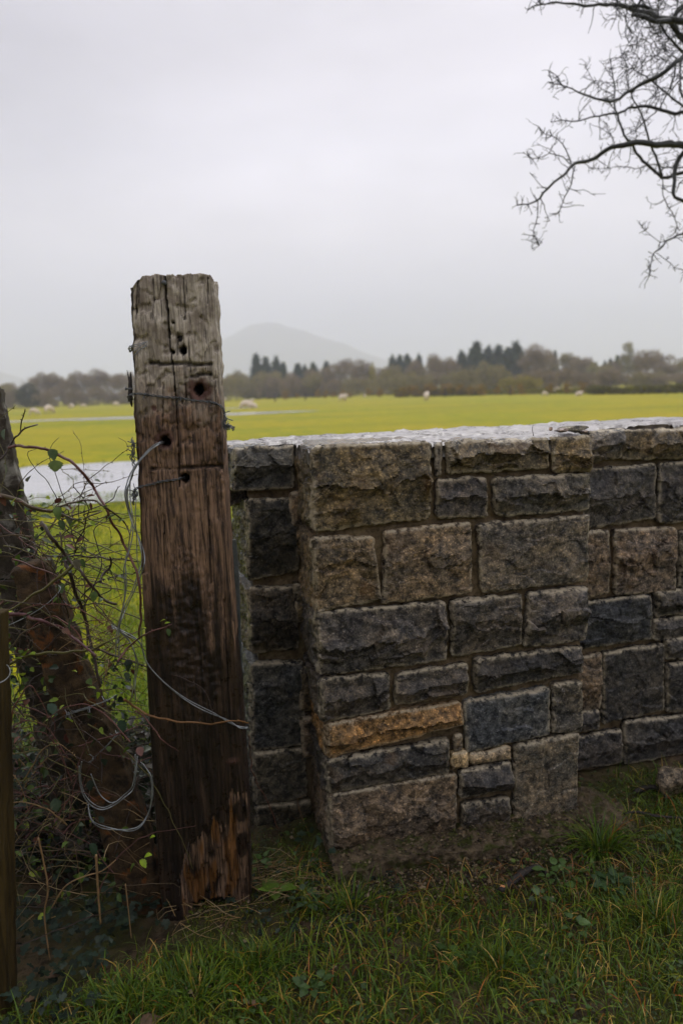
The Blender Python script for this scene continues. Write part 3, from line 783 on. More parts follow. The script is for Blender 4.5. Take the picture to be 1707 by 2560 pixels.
            # ragged top with rounded shoulders
            if i == rows or top_fade < .06:
                sh = 0.0
                if face == 0 and dl < .05: sh = .030 * (1 - dl / .05) ** 2
                elif face == 3: sh = .030
                if face == 0 and dr < .02: sh = .016 * (1 - dr / .02) ** 2
                elif face == 1: sh = .016
                zr = -sh + .006 * noise.noise(Vector((u * 40, w * 40, 1))) + .004 * noise.noise(Vector((u * 160, w * 160, 1)))
                zo = zr * max(0, 1 - top_fade / .06)
            if face == 0: pos = (u, -disp, z + zo)
            elif face == 1: pos = (u + disp, w, z + zo)
            elif face == 2: pos = (u, w + disp, z + zo)
            else: pos = (u - disp, w, z + zo)
            V.append(pos); C.append((rk, gcol, bcol)); C2.append((red, hole, 0))
    ncol = nf + nsd + nb + nsd
    i = np.arange(rows)[:, None] * ncol; j = np.arange(ncol)[None, :]; j2 = (j + 1) % ncol
    F4 = np.stack([i + j, i + j2, i + ncol + j2, i + ncol + j], -1).reshape(-1, 4)
    V.append((( Lp[0][0] + Rp[0][0]) / 2, dep / 2, ZT + .004)); C.append((1, 0, 0)); C2.append((0, 0, 0))
    a_ = rows * ncol + np.arange(ncol)
    T3 = np.stack([np.full(ncol, len(V) - 1), a_, np.roll(a_, -1)], -1)
    V = np.array(V)
    W = np.array(PO)[None] + V[:, :1] * np.array(PU)[None] - V[:, 1:2] * np.array(PN)[None]
    W[:, 2] = V[:, 2]
    return mesh_np('timber', W, [T3, F4], MAT['wood'], timber, True, np.array(C), np.array(C2))
post_mesh()
def on_post(x, y, out=.004): return on_plane(x, y, PO + PN * out, PN)
# nails
for pts, r, lb in (([(333, 972), (317, 972)], .0022, 'bent nail sticking out of the left side'), ([(412, 710), (411, 707)], .0035, None)):
    a, b = [on_post(x, y, .0) for x, y in pts]
    if lb is None: a = on_post(413, 709, -.01); b = on_post(411, 707, .010)
    V, T, Q = tube_np([a, a.lerp(b, .5), b], r, 8); bt = Batch(); bt.add(V, T, Q)
    d = (b - a).normalized(); V, T, Q = tube_np([b, b + d * .0015, b + d * .003], r * 1.9, 8); bt.add(V, T, Q)
    o = bt.build('nail', MAT['rusty'], timber)
    if lb: o['label'] = lb
# splinter standing off the left edge
V, T, Q = tube_np(smooth_path([on_post(330, 1000, -.02), on_post(325, 960, -.02), on_post(318, 925, -.03)], .01), [.004, .003, .0006], 5)
mesh_np('splinter', V, [T, Q], MAT['bark'], timber)
V, T, Q = tube_np(smooth_path([on_post(331, 1018, -.02), on_post(326, 985, -.02), on_post(328, 930, -.025)], .01), [.001, .006, .005, .001], 5, .2)
mesh_np('splinter', V, [T, Q], MAT['bark'], timber)

# slate strip between the post and the wall end
sl = [(590, 1350), (595, 1450), (602, 1600), (607, 1740), (612, 1880)]
bt = Batch(); V = []
for k, (x, y) in enumerate(sl):
    p = on_plane(x, y, PO - PN * .10, PN)
    for dx, dy in ((-.035, 0), (.003 * (k % 2), 0), (.003 * (k % 2), .010), (-.035, .010)):
        V.append((p.x + dx, p.y + dy, p.z))
V = np.array(V); F_ = [[4 * k + a, 4 * k + (a + 1) % 4, 4 * k + 4 + (a + 1) % 4, 4 * k + 4 + a] for k in range(len(sl) - 1) for a in range(4)]
F_ += [[0, 1, 2, 3], [16, 19, 18, 17]]
tag(mesh_np('slate_strip', V, [np.array(F_)], MAT['slate'], None, False), 'thin grey green slate upright wedged between the timber post and the wall end', 'slate')

# ================================================================== WIRES
def twisted(bt, pts, r=.0011, amp=.0016, turns=90, strands=2, step=.003, sag=0):
    P = smooth_path(pts, step)
    A = np.array([tuple(p) for p in P]); T = np.gradient(A, axis=0); T /= np.linalg.norm(T, axis=1)[:, None] + 1e-9
    L = np.concatenate([[0], np.cumsum(np.linalg.norm(np.diff(A, axis=0), axis=1))])
    n1 = np.cross(T, [0.1, 1, 0.2]); n1 /= np.linalg.norm(n1, axis=1)[:, None] + 1e-9; n2 = np.cross(T, n1)
    for s in range(strands):
        ph = L * turns * 2 + s * 2 * math.pi / strands
        Pp = A + amp * (np.cos(ph)[:, None] * n1 + np.sin(ph)[:, None] * n2)
        bt.add(*tube_np(Pp, r, 5))
    return A, T
def barb(bt, p, t, r=.001):
    t = Vector(t).normalized(); a = t.orthogonal().normalized(); b = t.cross(a)
    ph = random.uniform(0, 6)
    pts = []
    for k in range(22):
        f = k / 21; ang = ph + f * 4 * math.pi
        rr = .0032 if 3 < k < 18 else .0032 + .0035 * (4 - min(k, 21 - k))
        pts.append(Vector(p) + t * (f - .5) * .012 + (a * math.cos(ang if 3 < k < 18 else (ph + (0.6 if k <= 3 else 4 * math.pi - .6))) + b * math.sin(ang if 3 < k < 18 else (ph + (0.6 if k <= 3 else 4 * math.pi - .6)))) * rr)
    bt.add(*tube_np(pts, r, 4))
def wire_thing(name, label, paths, mat='wire', barbs=(), r=.0011, amp=.0016, cat='wire', group=None, plain=()):
    bt = Batch()
    for pts in paths:
        A, T = twisted(bt, pts, r, amp)
        if barbs:
            for f in barbs:
                k = int(f * (len(A) - 1)); barb(bt, A[k], T[k], .0013)
    for pts, rr in plain: bt.add(*tube_np(smooth_path(pts, .006), rr, 6))
    o = bt.build(name, MAT[mat]); return tag(o, label, cat, group)
op = on_post
wire_thing('barbed_wire', 'barbed wire across the upper post, ending in a knot that hangs at its right', [
    [op(325, 1003, -.01), op(321, 997, .0), op(325, 988, .006), op(346, 984, .006), op(376, 988, .005), op(415, 993), op(449, 995), op(484, 1001), op(518, 1004), op(541, 1009), op(555, 1018, .003), op(561, 1032, -.004), op(562, 1045, -.004), op(559, 1056, 0), op(566, 1066, .004), op(575, 1064, .004), op(587, 1069, .006)],
    [op(560, 1036, 0), op(566, 1046, .004), op(560, 1058, .006), op(563, 1070, .004), op(572, 1072, .004), op(568, 1062, .008), op(580, 1070, .01), op(585, 1076, .01)]],
    'rusty', (.2, .45, .7, .84), .0015, .0020, 'barbed wire')
wire_thing('barbed_wire', 'short barbed wire strand from the lowest bolt hole to the left edge', [
    [op(463, 1193, -.02), op(440, 1199), op(408, 1203), op(378, 1211), op(351, 1217, .006), op(338, 1224, .004), op(336, 1234, -.01), op(344, 1238, .0), op(335, 1244, .0), op(334, 1262, -.01)],
    [op(338, 1226, .0), op(344, 1232, .008), op(339, 1240, .008), op(333, 1234, 0), op(340, 1250, 0)]],
    'rusty', (.38, .72), .0015, .0020, 'barbed wire')
wire_thing('wire_loop', 'small twisted grey wire loop near the top left edge of the post', [], 'wire', plain=[
    ([op(324, 880, -.02), op(324, 868, 0), op(335, 862, .006), op(352, 859, .006), op(364, 855, .005), op(368, 860, .005), op(360, 868, .006), op(350, 875, .006), op(340, 885, .007), op(336, 890, .008)], .0011),
    ([op(325, 872, -.01), op(336, 866, .006), op(356, 862, .005), op(370, 853, .008)], .0011),
    ([op(333, 880, .004), op(344, 872, .006), op(360, 858, .005), op(366, 866, .006), op(352, 872, .008)], .0010),
    ([op(326, 864, -.01), op(322, 872, -.01), op(328, 880, -.015), op(330, 866, 0)], .0022)])
wire_thing('wire_knot', 'dark knotted wire stub on the left edge of the timber post', [
    [op(331, 1096, -.03), op(333, 1108, -.01), op(332, 1120, -.012), op(335, 1132, -.01), op(331, 1142, -.008), op(336, 1150, -.01), op(333, 1158, -.01), op(338, 1166, -.01)],
    [op(329, 1100, -.02), op(336, 1114, -.01), op(330, 1138, -.01), op(328, 1146, -.01), op(337, 1156, 0)]], 'rusty', (.3, .6), .0014, .0030, 'wire')
f_ = lambda pts, o: [op(x, y, o + .01 * math.sin(k * 1.7 + x)) for k, (x, y) in enumerate(pts)]
W1 = [(412, 1104), (400, 1106), (380, 1117), (352, 1147), (328, 1182), (316, 1215), (313, 1240), (322, 1280), (334, 1315), (350, 1350), (361, 1385), (361, 1412), (352, 1440), (335, 1480), (316, 1520), (304, 1550), (298, 1575), (296, 1600)]
W2 = [(412, 1106), (398, 1109), (382, 1120), (356, 1146), (334, 1180), (322, 1216), (319, 1245), (327, 1285), (333, 1320), (329, 1355), (318, 1395), (310, 1425), (313, 1465), (311, 1500), (304, 1535), (299, 1565), (298, 1640)]
W3 = [(412, 1107), (396, 1112), (372, 1130), (345, 1160), (328, 1195), (326, 1240), (332, 1290), (345, 1340), (354, 1380), (354, 1410), (344, 1440), (330, 1480), (310, 1520), (300, 1552), (292, 1590), (290, 1640)]
W4 = [(334, 1165), (332, 1190), (317, 1225), (318, 1258), (330, 1300), (325, 1340), (321, 1372), (314, 1405), (316, 1440), (315, 1480), (307, 1525), (300, 1560), (294, 1610)]
W5 = [(341, 1250), (339, 1290), (342, 1340), (344, 1400), (350, 1430), (351, 1500), (353, 1560), (356, 1620)]
wire_thing('wire_bundle', 'long hanging bundle of grey fence wires looping out of the middle bolt hole', [], 'wire', plain=[
    ([op(412, 1104, -.03)] + f_(W1[1:], .022), .0017), ([op(412, 1106, -.03)] + f_(W2[1:], .014), .0016), ([op(412, 1107, -.03)] + f_(W3[1:], .030), .0016),
    (f_(W4, .0), .0015), (f_(W5, -.01), .0012)])
D1 = [(279, 1566), (290, 1570), (312, 1580), (335, 1592), (352, 1609), (361, 1640), (372, 1664), (402, 1697), (438, 1728), (473, 1751), (510, 1770), (536, 1783), (562, 1800), (585, 1812), (604, 1817), (620, 1818)]
D2 = [(279, 1562), (298, 1574), (320, 1590), (345, 1602), (356, 1620), (366, 1652), (385, 1680), (415, 1710), (450, 1740), (490, 1766), (530, 1785), (560, 1796), (580, 1806), (600, 1820), (618, 1820)]
D3 = [(280, 1570), (300, 1578), (322, 1598), (335, 1625), (345, 1660), (341, 1690), (338, 1720), (340, 1750)]
D4 = [(282, 1564), (305, 1584), (328, 1610), (340, 1650), (336, 1700), (330, 1745)]
wire_thing('wire_strand', 'pair of grey wires crossing the dark lower post diagonally down to the wall', [], 'wire', plain=[
    (f_(D1, .012), .0016), (f_(D2, .009), .0016), (f_(D3, -.02), .0015), (f_(D4, -.03), .0014)])
E1 = [(339, 1886), (338, 1930), (330, 1968), (308, 1990), (285, 2008), (259, 2019), (235, 2010), (214, 1988), (204, 1958), (202, 1930), (205, 1904)]
E2 = [(344, 1890), (340, 1935), (334, 1972), (310, 1995), (286, 2013), (258, 2024), (232, 2016), (211, 1992), (200, 1955), (199, 1915)]
E3 = [(352, 1905), (372, 1930), (380, 1965), (379, 2000), (370, 2035), (352, 2062), (325, 2073), (268, 2073), (240, 2062), (226, 2045), (221, 2010)]
E4 = [(357, 1908), (378, 1940), (383, 1975), (378, 2012), (368, 2042), (350, 2068), (322, 2078), (270, 2068), (232, 2052), (222, 2020)]
E5 = [(228, 1935), (250, 1985), (275, 2006), (290, 2004)]
wire_thing('wire_coil', 'loose coil of grey wire hanging in front of the leaning strut', [], 'wire', plain=[(f_(q, .03 + .01 * k), .0016) for k, q in enumerate((E1, E2, E3, E4, E5))])

# ================================================================== GROUND AND FIELD
def field_h(x, y):
    return 0.0
def ground_sheet():
    # the lane side: uneven soil and moss close to the camera
    nx, ny = 260, 210
    x0, x1, y0, y1 = -1.9, 3.2, .2, 2.95
    V = []
    for j in range(ny + 1):
        for i in range(nx + 1):
            x = x0 + (x1 - x0) * i / nx; y = y0 + (y1 - y0) * j / ny
            z = .020 * noise.noise(Vector((x * 2.2, y * 2.2, 0))) + .012 * fr(x * 14, y * 14, 1, 4) - .012
            if x < -.45: z -= min(.05, (-.45 - x) * .12)
            e = min(i, nx - i, j, ny - j)
            if e < 8: z = z * e / 8 - .06 * (1 - e / 8)
            V.append((x, y, z))
    k = NT('mossy_soil'); c = k.coord()
    n1 = k.noise(c, 9, 6, 0.65); n2 = k.noise(c, 90, 5, 0.7); n3 = k.noise(c, 3.2, 4, 0.6)
    base = k.mix(k.rng(n1, 0.4, 0.6), (0.040, 0.027, 0.016), (0.085, 0.058, 0.032))
    base = k.mix(k.rng(k.noise(c, 45, 5, .7), 0.48, 0.60, 0, .8), base, (0.012, 0.009, 0.006))
    base = k.mix(k.rng(n3, 0.40, 0.58, 0, .8), base, k.mix(k.rng(n2, .4, .6), (0.018, 0.026, 0.007), (0.065, 0.072, 0.014)))
    b = k.bump(n1, .6, .012); b = k.bump(n2, .9, .005, b)
    m = k.done(base, k.rng(n2, .3, .7, .5, .9), b, .12)
    o = mesh_np('lane_ground', V, [grid_faces(ny + 1, nx + 1)], m, None, True); o['kind'] = 'structure'
ground_sheet()

k = NT('meadow_grass'); c = k.coord()
n1 = k.noise(c, 1.3, 5, 0.6); n2 = k.noise(c, .11, 4, 0.6); n3 = k.noise(c, 14, 5, 0.7)
cs = k.coord((.25, 1.0, 1.0)); n4 = k.noise(cs, .16, 4, .6); n5 = k.noise(c, .45, 5, .65)
base = k.mix(k.rng(n1, 0.35, 0.65), (0.21, 0.25, 0.003), (0.41, 0.35, 0.004))
base = k.mix(k.rng(n2, 0.40, 0.62, 0, .6), base, (0.47, 0.34, 0.006))
base = k.mix(k.rng(n4, 0.50, 0.66, 0, .55), base, (0.16, 0.20, 0.004))
base = k.mix(k.rng(n3, 0.35, 0.65, 0, .8), base, k.mix(1.0, base, (0.45, 0.50, 0.4), 'MULTIPLY'))
base = k.mix(k.rng(n5, .56, .70, 0, .75), base, (.155, .195, .006))
base = k.mix(k.rng(k.noise(cs, .9, 5, .7), .62, .72, 0, .6), base, (.30, .20, .05))
m_field = k.done(base, .7, k.bump(n3, .8, .05), .05)
xs = np.concatenate([-np.geomspace(3000, 4, 24), np.linspace(-3.5, 3.5, 12), np.geomspace(4, 3000, 24)])
ys = np.concatenate([[-12, -4, 0, 1.5, 2.7], np.linspace(2.8, 14, 14), np.geomspace(15, 4200, 40)])
V = [(x, y, -.30 if y < 2.75 else -.02) for y in ys for x in xs]
o = mesh_np('meadow', V, [grid_faces(len(ys), len(xs))], m_field); o['kind'] = 'structure'

def water(name, blobs, z, label_kind='structure', mat=None):
    """flood water with a ragged shore; blobs: list of (cx, cy, rx, ry)"""
    bt = Batch()
    for k_, (cx, cy, rx, ry) in enumerate(blobs):
        n = 160; a = np.linspace(0, 2 * math.pi, n, endpoint=False)
        r = np.array([1 + .10 * noise.noise(Vector((math.cos(t) * 2.5, math.sin(t) * 2.5, k_ * 7 + cx))) + .13 * noise.noise(Vector((math.cos(t) * 14, math.sin(t) * 14, k_))) + .08 * noise.noise(Vector((math.cos(t) * 50, math.sin(t) * 50, k_))) for t in a])
        V = np.stack([cx + rx * r * np.cos(a), cy + ry * r * np.sin(a), np.full(n, z + .004 * k_)], -1)
        V = np.vstack([V, [[cx, cy, z + .004 * k_]]])
        T = np.stack([np.full(n, n), np.arange(n), (np.arange(n) + 1) % n], -1)
        bt.add(V, T)
    o = bt.build(name, mat); o['kind'] = 'structure'; return o
k = NT('flood_water'); c = k.coord()
nw = k.noise(c, 5, 3, .5)
m_water = k.done((.42, .41, .42), .14, k.bump(nw, .25, .05), .9)
def gp(x, y): p = on_ground(x, y); return p
a1, a2 = gp(60, 1155), gp(330, 1158); b1, b2 = gp(70, 1262), gp(330, 1262)
cy = (a1.y + b1.y) / 2
water('flood_pool', [(-4.6, (gp(200, 1158).y + gp(200, 1256).y) / 2, 6.2, (gp(200, 1158).y - gp(200, 1256).y) / 2 * 1.02)], -.008, mat=m_water)
pa, pb = gp(290, 1042), gp(720, 1032)
q0, q1 = gp(245, 1046), gp(850, 1026)
cm = gp(520, 1037)
water('far_flood_strip', [((q0.x + q1.x) / 2 - 1.5, cm.y, (q1.x - q0.x) / 2 * .95, 2.6), (gp(290, 1044).x - 5, gp(290, 1044).y, 8.5, 1.6)], -.006, mat=m_water)
q2 = gp(590, 1020)
water('small_puddle', [(q2.x, q2.y, 2.2, 1.6)], -.008, mat=m_water)

# grass standing in and around the flood pool and over the near meadow
def blades(name, n, pos, hgt, wid, cols, lean=.5, seg=3, mat='grass', parent=None, flat=0.0, kind='stuff', width_curve=None, bend=None):
    P = pos; n = len(P)
    h = hgt(n) if callable(hgt) else np.full(n, hgt); w = wid * rng.uniform(.6, 1.3, n)
    az = rng.uniform(0, 2 * math.pi, n) if bend is None else bend
    ln = rng.uniform(.1, 1, n) * lean + flat
    d = np.stack([np.cos(az), np.sin(az), np.zeros(n)], -1); sd = np.stack([-np.sin(az + rng.normal(0, .5, n)), np.cos(az), np.zeros(n)], -1)
    sd /= np.linalg.norm(sd, axis=1)[:, None]
    t = np.linspace(0, 1, seg + 1)
    V = np.zeros((n, seg + 1, 2, 3))
    for i, tt in enumerate(t):
        th = ln * tt * 1.5
        c_ = P + d * (h * tt * np.sin(np.minimum(th, 1.7)) )[:, None] + np.array([0, 0, 1]) * (h * tt * np.cos(np.minimum(th, 1.7)))[:, None]
        ww = w * (1 - tt ** 1.8) * .5 + w * .02
        V[:, i, 0] = c_ - sd * ww[:, None]; V[:, i, 1] = c_ + sd * ww[:, None]
    b = (np.arange(n) * (seg + 1) * 2)[:, None]
    Fq = np.concatenate([b + np.array([[2 * i, 2 * i + 1, 2 * i + 3, 2 * i + 2]]) for i in range(seg)])
    ci = cols(n)
    C = np.repeat(ci[:, None, :], (seg + 1) * 2, 1).reshape(n, seg + 1, 2, 3)
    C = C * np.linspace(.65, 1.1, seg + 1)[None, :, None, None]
    o = mesh_np(name, V.reshape(-1, 3), [Fq], MAT[mat], parent, True, C.reshape(-1, 3))
    if kind: o['kind'] = kind
    return o
def pal(cols, wts, jit=.18):
    cols = np.array(cols); wts = np.array(wts) / sum(wts)
    def f(n):
        c = cols[rng.choice(len(cols), n, p=wts)]
        return c * (1 + rng.uniform(-jit, jit, (n, 1)))
    return f
PAL_FIELD = pal([(.13, .23, .012), (.20, .28, .014), (.30, .31, .02), (.40, .34, .10)], [5, 4, 1.6, .4])
n = 85000
yy = 3.0 + 8.5 * rng.uniform(0, 1, n) ** 1.25; xx = rng.uniform(-.62, -.13, n) * yy
cl = np.array([noise.noise(Vector((a * 1.4, b * 1.4, 0))) for a, b in zip(xx, yy)])
keep = cl + rng.uniform(-.4, .4, n) > -.22
P = np.stack([xx, yy, np.full(n, -.03)], -1)[keep]
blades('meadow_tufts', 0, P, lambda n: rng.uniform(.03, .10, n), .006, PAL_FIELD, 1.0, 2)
n = 160
yy = np.concatenate([rng.uniform(9.0, 11.2, 90), rng.uniform(15.6, 17.6, 70)]); xx = rng.uniform(-.50, -.24, n) * yy
P = np.stack([xx, yy, np.full(n, -.03)], -1)
yy2 = rng.normal(13.8, .25, 60); xx2 = rng.normal(-4.9, .25, 60); P = np.vstack([P, np.stack([xx2, yy2, np.full(60, -.03)], -1)])
blades('reeds_in_pool', 0, P, lambda n: rng.uniform(.04, .12, n), .02, pal([(.10, .14, .03)], [1]), .7, 2)

# ================================================================== LEANING POSTS ON THE LEFT
def beam(name, mat, pts, w, d, parent=None, seed=0, round_top=0.0, amp=.004, step=.008, yaw=0.0):
    P = smooth_path(pts, step); n = len(P); T = (P[-1] - P[0]).normalized()
    A = Vector((math.cos(yaw), math.sin(yaw), 0)); A = (A - T * A.dot(T)).normalized(); B = T.cross(A)
    m = 14
    per = []
    for k_ in range(4 * m):
        s, q = divmod(k_, m); f = q / m * 2 - 1
        c_ = [(f, -1), (1, f), (-f, 1), (-1, -f)][s]
        L = (abs(c_[0]) ** 14 + abs(c_[1]) ** 14) ** (1 / 14); per.append((c_[0] / L, c_[1] / L))
    V = []
    Lt = (P[-1] - P[0]).length
    for i, p in enumerate(P):
        t = i / (n - 1); dist = t * Lt; sc = 1.0
        if round_top and dist < round_top: sc = math.sqrt(max(.0, 1 - (1 - dist / round_top) ** 2)) * .97 + .03
        wi = np.interp(t, np.linspace(0, 1, len(w)), w) if np.ndim(w) else w
        for a, b in per:
            q = p + A * a * wi / 2 * sc + B * b * d / 2 * (sc if round_top else 1)
            nn = fr(q.x * 30 + seed, q.y * 30, q.z * 30, 5) + .6 * noise.noise(q * 9 + Vector((seed, 0, 0)))
            V.append(tuple(q + (A * a + B * b) * amp * nn))
    nc = len(per); i = np.arange(n - 1)[:, None] * nc; j = np.arange(nc)[None, :]; j2 = (j + 1) % nc
    F4 = np.stack([i + j, i + j2, i + nc + j2, i + nc + j], -1).reshape(-1, 4)
    V.append(tuple(P[0])); V.append(tuple(P[-1])); jj = np.arange(nc)
    T3 = np.vstack([np.stack([np.full(nc, n * nc), (jj + 1) % nc, jj], -1), np.stack([np.full(nc, n * nc + 1), (n - 1) * nc + jj, (n - 1) * nc + (jj + 1) % nc], -1)])
    return mesh_np(name, V, [T3, F4], MAT[mat], parent, True)
o = beam('leaning_post', 'lichen_concrete', [at_y(-52, 978, 2.22), at_y(60, 1480, 2.22), at_y(140, 1800, 2.22), at_y(230, 2200, 2.2)], .125, .10, seed=3, amp=.005, yaw=.3, round_top=0)
tag(o, 'dark leaning concrete post with a lichen edge, cut by the left border', 'post')
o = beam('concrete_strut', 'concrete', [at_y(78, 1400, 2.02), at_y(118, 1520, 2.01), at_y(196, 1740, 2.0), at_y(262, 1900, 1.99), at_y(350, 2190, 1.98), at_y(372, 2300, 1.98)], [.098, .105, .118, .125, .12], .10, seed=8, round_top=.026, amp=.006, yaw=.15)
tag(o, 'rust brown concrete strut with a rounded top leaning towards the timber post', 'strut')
stake = thing('wooden_stake', 'round olive brown wooden stake at the bottom left edge, ringed with wire', 'stake', tuple(at_y(8, 2500, 1.62)))
beam('stake_shaft', 'stake', [at_y(-30, 1530, 1.66), at_y(-20, 1800, 1.65), at_y(-8, 2200, 1.63), at_y(-4, 2620, 1.60)], .070, .070, stake, seed=5, amp=.002)
for k_, yy in enumerate((1680, 2262, 2390)):
    c_ = at_y(-20 + (yy - 1680) * .016, yy, 1.635); pts = [c_ + Vector((.040 * math.cos(a), .040 * math.sin(a), .012 * math.sin(a + k_) - .012 * math.cos(a))) for a in np.linspace(0, 2 * math.pi, 30)]
    V, T, Q = tube_np(pts, .0013, 5); mesh_np('wire_ring', V, [T, Q], MAT['wire'], stake)
wire_thing('strut_wire', 'barbed wire tied round the middle of the rust brown leaning strut', [
    [at_y(165, 1795, 1.93), at_y(172, 1783, 1.93), at_y(201, 1774, 1.93), at_y(232, 1764, 1.93), at_y(268, 1751, 1.94), at_y(290, 1738, 1.96)],
    [at_y(168, 1788, 1.93), at_y(190, 1780, 1.93), at_y(232, 1768, 1.93)],
    [at_y(296, 1832, 1.93), at_y(270, 1862, 1.92), at_y(240, 1890, 1.92), at_y(225, 1910, 1.93)]], 'wire', (.1, .8), .0010, .0012, 'barbed wire')
wire_thing('hooked_wire', 'thin blue grey wire hooking over the rust brown strut near its top', [], 'wire', plain=[
    ([at_y(0, 1572, 1.9), at_y(30, 1560, 1.9), at_y(80, 1535, 1.9), at_y(120, 1508, 1.9), at_y(148, 1480, 1.91), at_y(152, 1468, 1.92), at_y(146, 1464, 1.93), at_y(142, 1470, 1.95)], .0012)])

# ================================================================== BRAMBLE
def leaf_shape(L, W, cup=.25, teeth=7, curl=.15, lob=False):
    n = teeth * 2 + 1
    mid = []; lf = []; rt = []
    for i in range(n):
        t = i / (n - 1)
        if lob: w = W * (.32 + .68 * abs(math.sin(t * math.pi * 2.5 + .5))) * math.sin(math.pi * min(1, t * .96 + .03)) ** .6
        else: w = W * math.sin(math.pi * t ** .75) ** .8 * (1 + (.13 if i % 2 else -.10))
        z = -curl * L * t * t
        mid.append((0, L * t, z)); lf.append((-w / 2, L * t + (.03 * L if i % 2 else 0), z + cup * w)); rt.append((w / 2, L * t + (.03 * L if i % 2 else 0), z + cup * w))
    V = np.array(mid + lf + rt)
    i = np.arange(n - 1)
    Q = np.vstack([np.stack([i, i + 1, n + i + 1, n + i], -1), np.stack([i, 2 * n + i, 2 * n + i + 1, i + 1], -1)])
    return V, Q
def rot_to(V, d, roll=0.0, up=(0, 0, 1)):
    y = Vector(d).normalized(); z = Vector(up); x = y.cross(z)
    if x.length < 1e-3: x = Vector((1, 0, 0))
    x.normalize(); z = x.cross(y)
    Rm = np.array([x, y, z]).T
    c, s = math.cos(roll), math.sin(roll)
    V = V @ np.array([[c, 0, s], [0, 1, 0], [-s, 0, c]]).T
    return V @ Rm.T
LG = [(.065, .11, .020), (.085, .14, .022), (.045, .075, .024)]; LF = [(.22, .32, .022), (.28, .36, .03)]; LR = [(.10, .035, .030), (.13, .055, .035), (.075, .03, .02)]; LP = [(.14, .15, .12), (.11, .13, .10)]
bramble = thing('bramble', 'leggy thorny bramble with few leaves, tangled between leaning posts and timber post', 'bramble', tuple(at_y(150, 2250, 2.0)))
def cane(pts, r0, r1, col, thorns=True, name='cane', parent=bramble, batch=None, seg=6, step=.008):
    P = smooth_path(pts, step); n = len(P)
    P = [p + Vector((noise.noise(p * 24), noise.noise(p * 24 + Vector((5, 0, 0))), noise.noise(p * 24 + Vector((0, 9, 0))))) * .006 for p in P]
    V, T, Q = tube_np(P, [r0, r1], seg, .14)
    bt = batch or Batch(); bt.add(V, T, Q, np.array(col) * random.uniform(.85, 1.15))
    if thorns:
        for i in range(2, n - 1, 1):
            if random.random() < .55:
                t = (P[i + 1] - P[i - 1]).normalized(); a = random.uniform(0, 6.28)
                s = t.orthogonal().normalized(); s2 = t.cross(s); o_ = s * math.cos(a) + s2 * math.sin(a)
                r = r0 + (r1 - r0) * i / n; b = P[i]
                L = random.uniform(.0035, .0065)
                Vt = [b + t * .0025 + o_ * r * .5, b - t * .0025 + o_ * r * .5, b + s2 * .0012, b - s2 * .0012, b + o_ * (r + L) - t * L * .4]
                bt.add([tuple(v) for v in Vt], [[0, 2, 4], [2, 1, 4], [1, 3, 4], [3, 0, 4]], None, np.array(col) * 1.1)
    if batch is None: return bt.build(name, MAT['cane'], parent), P
    return None, P
RED_C = (.105, .045, .040); BRN = (.075, .052, .030); DRK = (.040, .026, .022); OLV = (.095, .085, .028); TAN = (.20, .125, .06)
